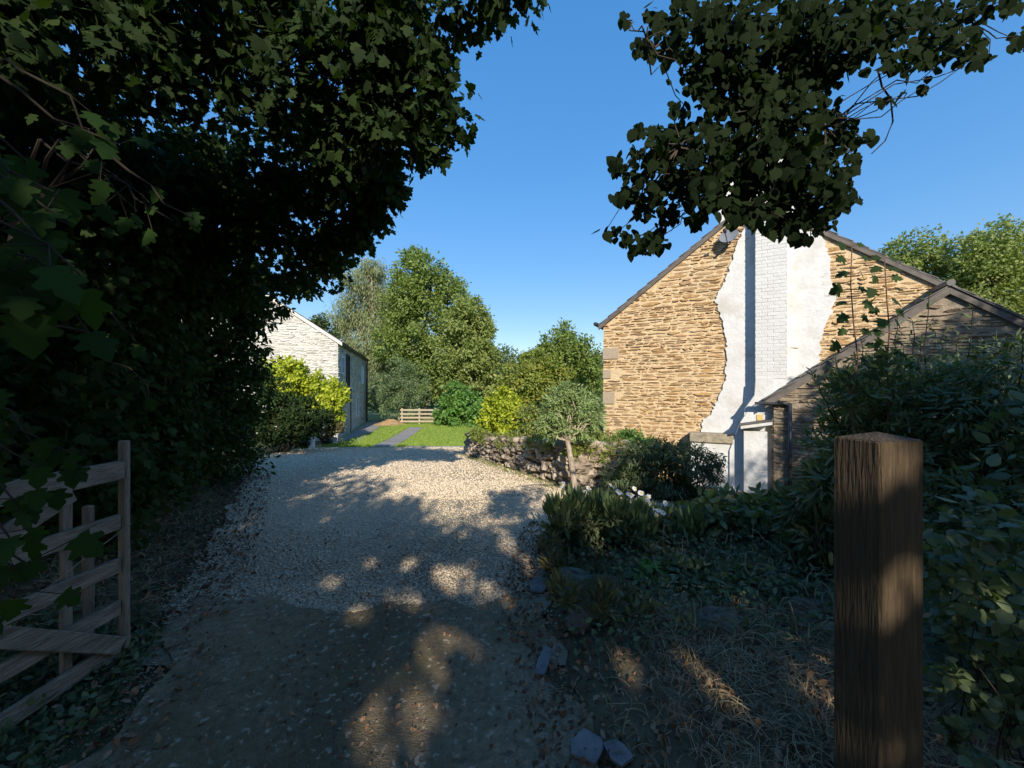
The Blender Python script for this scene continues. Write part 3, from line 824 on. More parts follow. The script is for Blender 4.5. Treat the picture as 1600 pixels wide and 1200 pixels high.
mb = MB(); mb.box(SP(-.05, BE - .2, .10), SD * BL, ZU * .1, SN * .12, .02); mb.build('gutter', M['iron'], barn)
mb = MB(); mb.tube([SP(BL - .5, BE - .2, .14), SP(BL - .5, -.8, .12)], .05, 8); mb.build('downpipe', M['iron'], barn)

# ------------------------------------------------------------------ white post by the barn, far fence, earth bank
b_ = onground(P(487, 690, 14.3)); mb = MB(); mb.box(b_ + V(-.09, -.09, -.1), V(.18, 0, 0), V(0, .18, 0), V(0, 0, 1.35), .02)
mb.prism([b_ + V(-.11, -.11, 1.25), b_ + V(.11, -.11, 1.25), b_ + V(.11, .11, 1.25), b_ + V(-.11, .11, 1.25)], ZU * .06)
tag(mb.build('gate_pillar', M['whitepaint']), 'white painted pillar half hidden by climber in front of the barn', 'pillar')
fY = 24.6
fx = [P(628, 640, fY)[0], P(655, 640, fY)[0], P(681, 640, fY)[0], P(706, 640, fY)[0]]
fen = thing('rail_fence', 'pale timber field fence of four rails at the far end of the lawn', 'fence', onground(V(fx[1], fY, 0)))
for x in fx:
    mb = MB(); mb.box(V(x - .05, fY, gz(x, fY) - .2), V(.1, 0, 0), V(0, .1, 0), V(0, 0, 1.22), .01); mb.build('post', M['railwood'], fen)
for z in (.2, .43, .66, .9):
    mb = MB(); mb.box(V(fx[0] - .1, fY - .045, gz(fx[1], fY) + z - .055), V(fx[-1] - fx[0] + .2, 0, 0), V(0, .04, 0), V(0, 0, .11), .008); mb.build('rail', M['railwood'], fen)
mb = MB(); bc = onground(P(605, 660, 24)); 
v, f = gridmesh(np.linspace(bc[0] - 1.3, bc[0] + 1.1, 26), np.linspace(23.6, 25.4, 16), lambda X, Y: g(X, Y) - .05 + .38 * np.exp(-((X - bc[0]) / .8) ** 2 - ((Y - 24.5) / .6) ** 2) * (1 + .15 * lump(X, Y, 1, 1)))
link('earth_bank', v, f, M['earth'], smooth=True, kind='structure')

# ------------------------------------------------------------------ dry stone bed wall
W0, W1, W2_ = V(-1.37, 12.1, 0), V(.98, 6.75, 0), V(2.5, 7.9, 0)
def wtop(t): return 0.02
dw = thing('dry_stone_wall', 'low rough dry stone wall holding up the planted bed beside the gravel', 'wall', onground(W1))
core = MB(); stn = MB()
for (p, q, zt0, zt1) in ((W0, W1, .20, .66), (W1, W2_, .66, .5)):
    L_ = np.linalg.norm(q - p); u = (q - p) / L_; nn = V(u[1], -u[0], 0)
    if np.dot(nn, -p) < 0: nn = -nn
    zb0, zb1 = gz(p[0], p[1]) - .2, gz(q[0], q[1]) - .2
    top = lambda s: zt0 + (zt1 - zt0) * s / L_
    cp, cq = (p, q - u * .22) if p is W0 else (p + u * .10, q)
    core.prism([cp + ZU * zb0 - nn * .03, cq + ZU * zb1 - nn * .03, cq + ZU * (zt1 - .07) - nn * .03, cp + ZU * (zt0 - .07) - nn * .03], -nn * .16)
    # irregular field stones
    z = min(zb0, zb1)
    rows = int((max(zt0, zt1) - z) / .1) + 1
    for i in range(rows):
        s = -random.uniform(0, .15)
        while s < L_:
            w_ = random.uniform(.10, .26); zz = z + .1 * i + random.gauss(0, .025)
            hh = random.uniform(.05, .09)
            if zz < top(max(s, 0)) + .03 and zz > zb0 + (zb1 - zb0) * s / L_ - .1:
                stn.blob(p + u * (s + w_ / 2) + ZU * zz - nn * random.uniform(-.01, .06), V(w_ * .6 * abs(u[0]) + .07, w_ * .6 * abs(u[1]) + .07, hh), random.randint(0, 99999), .5, 8, 5)
            s += w_ * .88
core.build('core', M['wallcore'], dw); stn.build('stones', M['wallstone'], dw)
# soil behind the wall, filling the raised bed up to the house
nS, nT = 14, 10
vs = []
for i in range(nS):
    s = i / (nS - 1); a_ = W0 + (W1 - W0) * s; zt_ = .16 + .44 * s
    b_ = V(1.2, 13.2, 0) + (V(2.35, 10.4, 0) - V(1.2, 13.2, 0)) * s if True else None
    for j in range(nT):
        t = j / (nT - 1); p = a_ + V(.1, .05, 0) + (b_ - a_) * t
        vs.append(V(p[0], p[1], zt_ * (1 - t) + .1 * t + .04 * lump(p[0], p[1], 1, 2) * .5))
fs = np.array([[i * nT + j, i * nT + j + 1, (i + 1) * nT + j + 1, (i + 1) * nT + j] for i in range(nS - 1) for j in range(nT - 1)])
link('planting_bed', np.array(vs), fs, M['soil'], smooth=True, kind='structure')

# ------------------------------------------------------------------ gate
GX = -2.33
gate = thing('field_gate', 'weathered grey timber five bar gate standing open at the lane edge', 'gate', V(GX, 1, gz(GX, 1)))
def rail(z, y0=-.5, y1=2.34, h=.095, t=.028, x=0.0, sag=.0):
    mb = MB(); a = V(GX + x, y0, z - h / 2); mb.box(a, V(0, y1 - y0, -sag), V(0, 0, h), V(t, 0, 0), .004)
    return mb.build('rail', M['gatewood'], gate)
rail(1.125, h=.105, t=.05); rail(.82, h=.088); rail(.565, h=.085); rail(.315, h=.085); rail(.085, h=.09)
mb = MB(); mb.box(V(GX - .005, 2.345, .06), V(.052, 0, 0), V(0, .034, 0), V(0, 0, 1.235), .006); mb.build('stile', M['gatewood_up'], gate)
mb = MB(); mb.box(V(GX - .02, -.58, .05), V(.09, 0, 0), V(0, .08, 0), V(0, 0, 1.3), .006); mb.build('stile', M['gatewood_up'], gate)
for y in (2.10, .95):
    mb = MB(); mb.box(V(GX - .032, y - .035, .06), V(.024, 0, 0), V(0, .05, 0), V(0, 0, 1.05), .004); mb.build('upright', M['gatewood_up'], gate)
def brace(y0, z0, y1, z1, w_=.09):
    mb = MB(); a = V(GX + .031, y0, z0); d = V(0, y1 - y0, z1 - z0); e = unit(np.cross(d, V(1, 0, 0))) * w_
    mb.box(a - e / 2, d, e, V(.026, 0, 0), .004); mb.build('brace', M['gatewood'], gate)
brace(2.32, .10, 1.2, .90); brace(2.06, 1.06, 1.25, .70)
mb = MB(); mb.tube([V(GX + .065, 2.36, .80), V(GX + .062, 2.1, .70), V(GX + .065, 1.9, .615), V(GX + .07, 1.7, .56)], .003, 5); mb.build('wire', M['gatewood'], gate)
mb = MB(); mb.box(V(GX - .24, 2.36, gz(GX - .2, 2.3) - .1), V(.05, 0, 0), V(0, .045, 0), V(0, 0, 1.0), .01)
tag(mb.build('old_post', M['gatewood_up']), 'dark weathered timber post standing just behind the open gate', 'post')

# ------------------------------------------------------------------ gate post on the right
al = math.radians(76)
PBc = V(.929 * 1.275, 1.275, 0)
ea, ec = V(-math.cos(al), math.sin(al), 0), V(math.sin(al), math.cos(al), 0)
gp = thing('gate_post', 'thick square brown timber gate post in the near right foreground', 'post', PBc + ea * .075 + ec * .09)
mb = MB(); zt_ = CZ - 82 / F * 1.275
mb.box(PBc + V(0, 0, -.3), ec * .195, ea * .15, ZU * (zt_ + .3), .006); pst = mb.build('shaft', M['postwood'], gp)
mb = MB(); cc = PBc + ec * .0975 + ea * .075 + ZU * (zt_ + .022)
q = [PBc + ZU * zt_, PBc + ec * .195 + ZU * zt_, PBc + ec * .195 + ea * .15 + ZU * zt_, PBc + ea * .15 + ZU * zt_]
q = [a - ZU * .002 + unit(a - cc) * V(1, 1, 0) * -.004 for a in q]
mb.add(q + [cc], [[0, 1, 4], [1, 2, 4], [2, 3, 4], [3, 0, 4]]); mb.build('weathered_top', M['postwood'], gp)

# ------------------------------------------------------------------ boulders and slabs
BO = [((895, 935), 3.1, (.20, .15, .11), 'boulder', 'pale grey boulder edging the lane below the daisies'),
      ((945, 985), 2.75, (.20, .17, .15), 'mossboulder', 'largest mossy boulder at the corner of the planting bed'),
      ((905, 990), 2.65, (.10, .10, .075), 'boulder', 'small rounded stone leaning against the mossy boulder'),
      ((1120, 1030), 2.45, (.15, .10, .075), 'boulder', 'low grey stone lying alone among the dry grass'),
      ((1262, 998), 2.6, (.12, .09, .07), 'boulder', 'grey stone half buried in dry grass left of the gate post'),
      ((215, 985), 2.7, (.14, .1, .08), 'mossboulder', 'flat mossy stone at the foot of the open gate')]
for i, ((x, y), Y, r, m, lab) in enumerate(BO):
    p = P(x, y, Y); z = gz(p[0], p[1]); mb = MB(); mb.blob(V(p[0], p[1], z + r[2] * .55), r, 40 + i, .6, 22, 14)
    tag(mb.build('boulder', M[m], smooth=False), lab, 'boulder', 'boulders along the lane edges')
SL = [((850, 1040), 2.3, .13, .035, .3, 'narrow grey slate slab lying along the right edge of the lane'),
      ((918, 1172), 1.75, .075, .07, .5, 'broken grey slate slab at the bottom edge beside the planting bed'),
      ((965, 1180), 1.72, .06, .05, -.5, 'second broken slate slab nearest the gate post at the bottom edge'),
      ((842, 915), 3.2, .13, .07, .2, 'pale flat slab between the gravel and the pale grey boulder')]
for (x, y), Y, a, b, w_, lab in SL:
    p = P(x, y, Y); z = gz(p[0], p[1]) + .022; ex = V(math.sin(w_) * 1, math.cos(w_), 0); ey = V(math.cos(w_), -math.sin(w_), 0)
    pl = [V(p[0], p[1], z) + ex * a * i + ey * b * j for i, j in ((-1, -.7), (-.2, -1), (1, -.6), (.8, .7), (.1, .95), (-.9, .8))]
    mb = MB(); mb.prism(pl, ZU * .012); tag(mb.build('stone_slab', M['slatestone']), lab, 'slab', 'slate slabs along the lane')

# shafts cut through the crowns along the sun's rays to light chosen spots
def gshaft(x, y, r):
    Y = 1.6 * F / (y - HY); return (V((x - CX) / F * Y, Y, 0.02), r * .55)
SPOTS = [(640, 945, .05), (612, 942, .035), (560, 955, .05), (575, 960, .03), (690, 956, .05), (700, 935, .03), (680, 1003, .045), (700, 1000, .03), (652, 1036, .035), (690, 1045, .03), (600, 1110, .075), (640, 1095, .06), (575, 1140, .06), (660, 1120, .05),
         (590, 1080, .03), (640, 1170, .04), (512, 915, .03), (575, 885, .03), (685, 902, .04), (706, 905, .03), (735, 912, .04), (765, 923, .035), (830, 888, .05), (795, 855, .05), (755, 935, .04), (790, 935, .04), (640, 885, .025), (735, 893, .03),
         (940, 1110, .05), (985, 1100, .05), (1130, 1095, .04), (1050, 1030, .03), (1270, 1072, .03), (975, 1140, .03)]
SPOTS += [(rng.uniform(470, 830), rng.uniform(860, 1010), rng.uniform(.01, .045)) for _ in range(3)] + [(rng.uniform(540, 720), rng.uniform(1020, 1190), rng.uniform(.01, .05)) for _ in range(5)] + [(rng.uniform(880, 1250), rng.uniform(1000, 1180), rng.uniform(.01, .04)) for _ in range(9)]
LSH = [gshaft(*q) for q in SPOTS]
LSH += [(P(1410, 930, 1.29), .035), (P(1400, 955, 1.29), .02), (P(1342, 698, 1.36), .03), (P(1315, 722, 1.40), .03), (P(1309, 745, 1.42), .02), (P(1384, 700, 1.29), .015),
        (P(1505, 935, 1.5), .03), (P(1530, 1060, 1.5), .03), (P(1560, 545, 5.5), .2), (P(1540, 560, 5.5), .15)]
# ------------------------------------------------------------------ far trees
def fartree(name, label, cat, lst, Y, n, tmpl, size, lm, basex=None, r0=.22, bark='bark', dy=.8, group=None, **kw):
    bl = PB(lst, Y, dy)
    # a second, deeper layer so that the crown has a back as well as a front
    bl2 = [(c + V(rng.normal() * .3, r * 1.1, -.1), r * .95) for c, r in bl]
    cx = basex if basex is not None else float(np.mean([c[0] for c, r in bl]))
    zt_ = max(c[2] for c, r in bl)
    base = V(cx, Y + .5, gz(cx, Y + .5))
    return tree(name, label, cat, base, V(cx + .2, Y + .5, zt_), r0, bl + bl2, n, tmpl, size, lm, bark, group, **kw)
GB = 'trees beyond the lawn'
fartree('birch_tree', 'tall airy pale green birch with hanging twigs behind the barn roof', 'tree',
        [(575, 415, 14), (590, 425, 18), (555, 440, 20), (580, 455, 24), (545, 475, 22), (600, 470, 24), (530, 505, 22), (565, 500, 26), (600, 515, 28), (535, 540, 22), (575, 545, 30), (548, 580, 24), (600, 570, 26)],
        36, 34000, T_THIN, .30, 'leaf_birch', dy=1.2, group=GB, bark='palebark', r0=.14, sub=.24, nsub=30, shell=.25, up=.1, out=.6, down=1.6, tr=.35)
fartree('ash_tree', 'tallest bushy mid green tree in the middle beyond the lawn', 'tree',
        [(645, 402, 18), (662, 418, 24), (636, 428, 24), (692, 440, 26), (668, 455, 30), (640, 465, 28), (708, 470, 26), (622, 450, 20), (615, 480, 24), (725, 490, 22), (735, 520, 24), (610, 540, 28), (625, 500, 28), (665, 505, 34), (705, 515, 30), (630, 545, 30), (675, 560, 36), (650, 590, 30), (690, 600, 28)],
        33, 42000, T_QUAD, .27, 'leaf_ash', dy=1.0, group=GB, sub=.17, nsub=26, shell=.45)
fartree('hazel_tree', 'rounded brighter green tree right of the tallest tree beyond the lawn', 'tree',
        [(735, 482, 20), (748, 505, 22), (718, 500, 24), (745, 530, 28), (762, 560, 20), (768, 600, 20), (700, 545, 24), (728, 560, 28), (755, 545, 16), (745, 585, 24), (705, 590, 24)],
        29.5, 22000, T_QUAD, .25, 'leaf_oak', dy=.8, group=GB, sub=.17, nsub=24, shell=.45)
fartree('yew_tree', 'small dark conical evergreen in front of the taller trees near the fence', 'tree',
        [(620, 568, 14), (610, 588, 20), (634, 590, 20), (598, 610, 20), (622, 615, 24), (646, 612, 18), (600, 630, 18), (635, 634, 18)],
        27, 11000, T_THIN, .2, 'leaf_conifer', dy=.4, group=GB, sub=.14, nsub=22, shell=.5, r0=.1, bark='palebark')
fartree('willow_tree', 'loose grey green tree with sparse twiggy top left of the farmhouse', 'tree',
        [(880, 520, 16), (862, 535, 18), (895, 538, 20), (850, 555, 20), (880, 560, 24), (912, 548, 20), (925, 570, 20), (835, 578, 20), (905, 580, 24), (930, 595, 18)],
        30, 15000, T_QUAD, .24, 'leaf_ash', dy=1, group=GB, sub=.22, nsub=24, shell=.3, up=.6)
fartree('field_tree', 'soft grey green tree between the bright tree and the wooded hill', 'tree',
        [(785, 560, 22), (770, 585, 22), (800, 580, 22), (780, 610, 26), (815, 605, 22), (760, 620, 20)],
        38, 7000, T_QUAD, .3, 'leaf_wood', dy=1, group=GB, sub=.2, nsub=22, shell=.4)
GC = 'trees behind the farmhouse'
fartree('lime_tree', 'left and lower of the two sunny trees behind the farmhouse roof', 'tree',
        [(1440, 385, 26), (1412, 400, 24), (1470, 395, 26), (1440, 420, 34), (1490, 425, 34), (1400, 425, 24), (1460, 465, 40), (1420, 470, 36)],
        32, 15000, T_QUAD, .28, 'leaf_oak', dy=1, group=GC, sub=.16, nsub=30, shell=.5)
fartree('oak_tree', 'taller right hand sunny tree behind the farmhouse roof at the picture edge', 'tree',
        [(1590, 360, 30), (1555, 375, 28), (1530, 400, 26), (1575, 410, 40), (1615, 400, 40), (1540, 440, 38), (1590, 460, 44), (1630, 450, 40), (1550, 485, 36)],
        29, 22000, T_QUAD, .26, 'leaf_oak', dy=1, group=GC, sub=.16, nsub=30, shell=.5)
fartree('barn_tree', 'dark green tree top showing just above the barn roof edge', 'tree', [(500, 500, 12), (490, 515, 16), (512, 520, 14), (480, 540, 18)], 34, 2500, T_QUAD, .28, 'leaf_wood', group=GB, sub=.18, shell=.4)
# far wood on the hill: one mass
bl = []
for i in range(300):
    y = rng.uniform(75, 215); x = rng.uniform(-110, 130)
    r = rng.uniform(2.6, 4.6); bl.append((V(x, y, gz(x, y) + r * .75), (r, r, r * 1.1)))
for i in range(60):
    x = rng.uniform(-60, 60); y = rng.uniform(48, 62); r = rng.uniform(2.0, 3.0); bl.append((V(x, y, gz(x, y) + r * .5), r))
v, f = crown(bl, 60000, T_QUAD, 1.15, .16, 16, .55, .8)
tag(link('distant_wood', v, f, M['leaf_wood']), 'far wooded hillside beyond the garden trees', 'wood', kind='stuff')

# ------------------------------------------------------------------ garden shrubs
def gshrub(name, label, lst, Y, n, tmpl, size, lm, base, dy=.2, **kw):
    bl = PB(lst, Y, dy); bl += [(c + V(0, r * .9, -.03), r * .95) for c, r in bl]
    return shrub(name, label, base, bl, n, tmpl, size, lm, **kw)
gshrub('green_shrub', 'bright green spreading shrub beside the rail fence at the lawn edge',
       [(715, 615, 18), (700, 632, 18), (735, 632, 20), (690, 648, 12), (718, 652, 20), (748, 655, 20), (735, 668, 14)], 23.2, 7500, T_OVAL, .19, 'leaf_fresh', onground(P(722, 660, 23.5)), dy=.4, sub=.17, nsub=20)
gshrub('holly_bush', 'tall golden green bush behind the yellow shrub on the stone walled bed',
       [(835, 565, 22), (810, 580, 22), (862, 575, 24), (795, 605, 22), (830, 600, 28), (868, 605, 28), (895, 600, 20), (850, 635, 30), (810, 640, 24), (890, 635, 26)], 14.2, 13000, T_OVAL, .12, 'leaf_golden', onground(P(845, 660, 14.4)), dy=.5, sub=.15, nsub=22)
gshrub('yellow_shrub', 'bright yellow leaved rounded shrub above the left end of the dry stone wall',
       [(785, 622, 15), (770, 636, 16), (800, 634, 16), (760, 655, 14), (785, 655, 18), (808, 655, 14), (765, 672, 10), (790, 674, 12)], 11.7, 4200, T_OVAL, .105, 'leaf_yellow', V(-.15, 11.9, .25), dy=.25, sub=.15, nsub=18)
gshrub('fuchsia_shrub', 'loose twiggy green and rusty shrub between the yellow shrub and silvery tree',
       [(825, 650, 16), (845, 660, 16), (822, 672, 12), (850, 680, 12), (745, 678, 10), (865, 672, 12), (805, 682, 10), (930, 680, 14), (945, 700, 14), (775, 684, 8, 1.6), (840, 690, 9, -1.2), (915, 695, 12, -.9), (958, 715, 14, -.9), (935, 715, 10, -1.3), (870, 688, 9, -1.6), (790, 688, 8, 1.0), (818, 692, 9, .2), (855, 696, 10, -1.2), (760, 682, 8, 2.0), (910, 705, 12, -1.8), (925, 690, 12, -1.2), (950, 700, 14, -1.4), (905, 690, 12, -1.6)], 9.4, 9500, T_OVAL, .075, 'leaf_mixed', V(.5, 9.6, .4), dy=.3, sub=.2, nsub=14, shell=.2)
# little silvery tree at the corner of the wall
b0 = V(.93, 6.2, gz(.93, 6.2))
bl = PB([(890, 612, 16), (915, 622, 18), (868, 625, 18), (895, 640, 24), (925, 645, 18), (862, 648, 18), (878, 668, 14), (905, 668, 18), (932, 662, 12), (866, 676, 12), (892, 676, 12), (920, 676, 12), (850, 664, 12)], 6.45, .12)
bl += [(c + V(0, r * .8, 0), r * .9) for c, r in bl]
t = thing('silver_tree', 'small grey green tree with a bare pale trunk in front of the dry stone wall', 'tree', b0)
mb = MB()
tr = [b0 - V(0, 0, .1), P(897, 755, 6.25), P(893, 725, 6.25), P(889, 700, 6.3), P(886, 688, 6.35)]
mb.tube(tr, [.062, .05, .044, .04, .034], 9)
for c, r in bl:
    q = wig(tr[-1], c, 4, .06); mb.tube(q, list(np.linspace(.022, .006, 5)), 5)
mb.build('trunk', M['palebark'], t, True)
v, f = crown(bl, 6000, T_LANCE, .08, .17, 18, .4, .7); v2, f2 = crown(bl, 1200, T_OVAL, .05, .2, 18, .3, .7)
v, f = merge([(v, f), (v2, f2)]); link('crown', v, f, M['leaf_olive'], t)
bl = []
for s in list(np.linspace(.08, 1, 13)) + [.5, .62, .8, .9]:
    zt_ = .20 + .46 * s; p = W0 + (W1 - W0) * s; bl.append((V(p[0] - .03 + rng.normal() * .04, p[1], zt_ + rng.uniform(-.16, .06)), rng.uniform(.10, .17)))
for s in np.linspace(.0, 1, 9):
    p = W1 + (W2_ - W1) * s; bl.append((V(p[0], p[1] - .05, .62 - .15 * s + rng.uniform(-.22, .08)), rng.uniform(.14, .21)))
shrub('trailing_shrub', 'green and rusty plants trailing over the top of the dry stone wall', onground(V(.6, 7.9, 0)), bl, 6500, T_OVAL, .05, 'leaf_mixed', nst=26, rs=.004, sub=.25, nsub=14, shell=.2, up=.6, down=.2)
gshrub('vine_shrub', 'bright yellow green climber heaped along the barn front in sun',
       [(430, 575, 20), (455, 580, 18), (415, 590, 16), (470, 598, 20), (440, 605, 20), (500, 605, 20), (525, 612, 14), (488, 625, 16), (518, 632, 14), (535, 618, 8), (525, 652, 10), (522, 668, 8)],
       15.2, 8000, T_OVAL, .15, 'leaf_yellow', onground(P(510, 690, 15.2)), dy=.3, sub=.16, nsub=20)
gshrub('hedge_shrub', 'dark green shaded shrub spreading to the gravel in front of the climber',
       [(420, 610, 22), (395, 640, 30), (440, 640, 26), (470, 640, 22), (425, 665, 26), (460, 670, 24), (395, 672, 22), (480, 665, 16), (440, 685, 14), (470, 688, 10), (500, 650, 14)],
       12.6, 9000, T_OVAL, .12, 'leaf_hedge', onground(P(440, 700, 12.6)), dy=.3, sub=.16, nsub=20)
gshrub('rose_shrub', 'dry brownish tangle of twigs hanging at the climber end by the barn door',
       [(512, 655, 9), (518, 672, 9), (508, 676, 8), (530, 668, 7)], 15.0, 900, T_OVAL, .1, 'leaf_dry', onground(P(512, 685, 15)), sub=.2, nsub=10)
gshrub('lit_shrub', 'fresh green sunlit shrub at the foot of the farmhouse gable',
       [(985, 690, 16), (1005, 695, 16), (970, 706, 14), (1022, 702, 14), (995, 715, 18), (965, 725, 16), (952, 712, 14), (1030, 715, 14), (940, 735, 12, -.7), (965, 745, 14, -.7), (930, 712, 13, -.5), (948, 724, 13, -.6), (960, 700, 14, -.2), (985, 735, 16, -.8)], 8.2, 6500, T_LANCE, .11, 'leaf_fresh', onground(P(990, 740, 8.3)), dy=.2, sub=.2, nsub=16, up=.4)
gshrub('bamboo_bush', 'rounded dark fine leaved bush in front of the white chimney base',
       [(985, 716, 18), (1005, 704, 18), (1035, 702, 18), (962, 748, 18), (1092, 708, 15), (1062, 704, 14), (1010, 728, 24), (1045, 718, 22), (1075, 728, 24), (1000, 755, 24), (1040, 755, 30), (1085, 758, 26), (1108, 725, 14), (1122, 718, 11), (1118, 740, 14), (985, 775, 18), (1060, 785, 26), (1100, 785, 20)],
       6.1, 13000, T_LANCE, .075, 'leaf_shade', onground(P(1050, 800, 6.1)), dy=.2, sub=.2, nsub=22, down=.9)
# white flowered clump by the gravel
def daisies(label, lst, flowers, Y, n, base):
    t = gshrub('daisy_clump', label, lst, Y, n, T_LANCE, .095, 'leaf_shade', base, dy=.15, sub=.22, nsub=18, shell=.2, up=.9, nst=40, rs=.005, down=-.5)
    for i, (x, y) in enumerate(flowers):
        c = P(x, y, Y + rng.uniform(-.2, .2)); R_ = rng.uniform(.03, .045)
        nb = unit(V(rng.normal() * .5, -.6 + rng.normal() * .4, .8))
        e = unit(np.cross(nb, V(.3, .9, .2))); k = 13
        ang = np.arange(k) / k * 6.283
        e2 = np.cross(nb, e)
        ds = []
        for a in ang:
            d = e * math.cos(a) + e2 * math.sin(a)
            ds.append(leafdata(c[None], np.array([R_ * rng.uniform(.85, 1.1)]), T_OVAL, nb, d - nb * rng.uniform(.0, .3), .05, .05))
        v, f = merge(ds); fl = link('flower', v, f, M['petal'], t)
        mb = MB(); mb.tube([c - nb * .002, c + nb * .004, c + nb * .007], [R_ * .34, R_ * .3, R_ * .12], 8); mb.build('centre', M['yolk'], fl, True)
        mb = MB(); q = wig(c - nb * .003, c - V(rng.normal() * .05, -.03, rng.uniform(.25, .4)), 3, .05); mb.tube(q, .0025, 4); mb.build('stalk', M['redstem'], fl)
daisies('clump of white daisies and narrow leaves overhanging the gravel edge', [(885, 818, 18), (910, 814, 18), (945, 820, 20), (900, 840, 26), (940, 845, 28), (870, 845, 18), (925, 870, 26), (890, 870, 22), (880, 806, 13), (920, 802, 13), (955, 806, 14), (985, 822, 16), (865, 826, 14)],
        [(878, 757), (914, 768), (955, 757), (968, 768), (992, 763), (1002, 770), (1011, 776), (985, 784), (1004, 788), (1020, 792), (1036, 800), (1012, 797), (996, 798), (1040, 786), (940, 776), (1025, 805), (962, 763), (985, 772), (998, 780), (1008, 784), (1000, 794), (1016, 786), (1030, 796), (990, 789), (920, 762), (1022, 799), (980, 800), (898, 765)], 3.9, 2300, onground(P(920, 900, 3.9)))
gshrub('daisy_foliage', 'dusky leafy clump right of the white daisies in shade',
       [(985, 836, 18), (1015, 842, 20), (975, 855, 24), (1010, 870, 26), (955, 880, 20), (1040, 860, 24), (1000, 900, 24), (1045, 905, 24), (960, 910, 18), (1040, 840, 18)], 3.7, 2600, T_LANCE, .09, 'leaf_shade', onground(P(990, 900, 3.7)), dy=.15, sub=.22, nsub=18, shell=.2, nst=24, rs=.005, down=-.4)
gshrub('fern_clump', 'small yellow green plant low between the boulders and the dark shrubs',
       [(1018, 888, 12), (1030, 900, 10), (1005, 900, 9)], 3.1, 160, T_OVAL, .07, 'leaf_fresh', onground(P(1018, 920, 3.1)), dy=.05, sub=.2, nsub=8)
gshrub('perennial_clump', 'tall spiky leaved perennials standing above the daisy leaves at the gravel edge',
       [(872, 800, 15), (900, 792, 15), (930, 795, 16), (962, 800, 16), (1000, 815, 18), (1035, 825, 18), (1060, 845, 18), (885, 830, 16), (1085, 830, 18)], 3.75, 1500, T_THIN, .13, 'leaf_laurel', onground(P(960, 900, 3.75)), dy=.2, sub=.25, nsub=16, up=.1, out=.5, down=-2.2, tr=.35, nst=40, rs=.003)
gshrub('currant_bush', 'low dense dark bush behind the lone grey stone in the shaded bed',
       [(1060, 905, 26), (1100, 915, 28), (1150, 920, 30), (1200, 925, 30), (1240, 930, 26), (1020, 920, 20), (1060, 950, 24), (1130, 960, 26), (1210, 965, 26), (1120, 915, 26), (1180, 920, 28), (1080, 900, 22)], 3.0, 5600, T_OVAL, .055, 'leaf_shade', onground(P(1140, 975, 3.0)), dy=.15, sub=.22, nsub=18, nst=24, rs=.006)
gshrub('grass_clump', 'dry brown tufty grass and weeds half hiding the mossy boulder',
       [(880, 925, 18), (910, 945, 16), (940, 940, 18), (975, 945, 20), (1000, 965, 18), (930, 1010, 14), (970, 1015, 16), (890, 1000, 10), (1010, 1000, 16)], 2.72, 1500, T_THIN, .075, 'leaf_dry', onground(P(945, 1010, 2.8)), dy=.14, sub=.25, nsub=14, up=.2, out=.4, down=-1.2, tr=.4, nst=24, rs=.003)
gshrub('yarrow_clump', 'loose brown stemmed weeds between the daisies and the lane boulders',
       [(865, 880, 18), (890, 895, 18), (920, 900, 20), (950, 915, 18), (860, 850, 14), (985, 920, 16)], 3.35, 1500, T_LANCE, .06, 'leaf_dry', onground(P(910, 930, 3.4)), dy=.14, sub=.25, nsub=14, up=.4, out=.4, down=-.8, tr=.5, nst=30, rs=.003)
# shaded shrubs on the right
gshrub('laurel_bush', 'glossy dark laurel bush low in shade below the white chimney base',
       [(1185, 800, 24), (1165, 830, 26), (1215, 790, 24), (1235, 815, 30), (1195, 850, 32), (1120, 830, 28), (1090, 860, 28), (1140, 870, 32), (1265, 850, 32), (1225, 890, 34), (1110, 905, 26), (1170, 920, 28), (1150, 795, 24), (1060, 830, 24), (1110, 800, 24), (1085, 895, 26), (1150, 900, 30), (1210, 930, 26), (1055, 880, 22)],
       4.1, 8500, T_OVAL, .10, 'leaf_laurel', onground(P(1180, 920, 4.2)), dy=.25, sub=.2, nsub=16)
gshrub('bay_bush', 'dark leafy bush directly left of the gate post in shade',
       [(1265, 790, 24), (1290, 760, 26), (1285, 735, 14), (1290, 830, 36), (1275, 890, 36), (1290, 945, 30), (1310, 710, 20)], 3.1, 3600, T_LANCE, .10, 'leaf_shade', onground(P(1285, 960, 3.1)), dy=.2, sub=.2, nsub=16)
gshrub('willow_bush', 'tall leafy bush with upright shoots in front of the outbuilding gable',
       [(1330, 610, 30), (1375, 590, 36), (1350, 650, 38), (1410, 630, 46), (1465, 600, 40), (1320, 690, 34), (1390, 700, 50), (1455, 680, 50), (1510, 610, 30)],
       4.0, 9500, T_LANCE, .085, 'leaf_laurel', onground(P(1400, 900, 4.0)), dy=.35, sub=.18, nsub=20, up=.7, down=-.3, nst=26)
gshrub('elder_bush', 'dense dark bush at the right picture edge behind the gate post',
       [(1530, 640, 46), (1570, 600, 40), (1600, 560, 36), (1560, 690, 56), (1500, 720, 50), (1610, 650, 60), (1590, 760, 66), (1510, 790, 56), (1560, 860, 66), (1480, 850, 46), (1620, 860, 60)],
       3.2, 8500, T_LANCE, .085, 'leaf_shade', onground(P(1560, 950, 3.2)), dy=.3, sub=.19, nsub=20, nst=24)
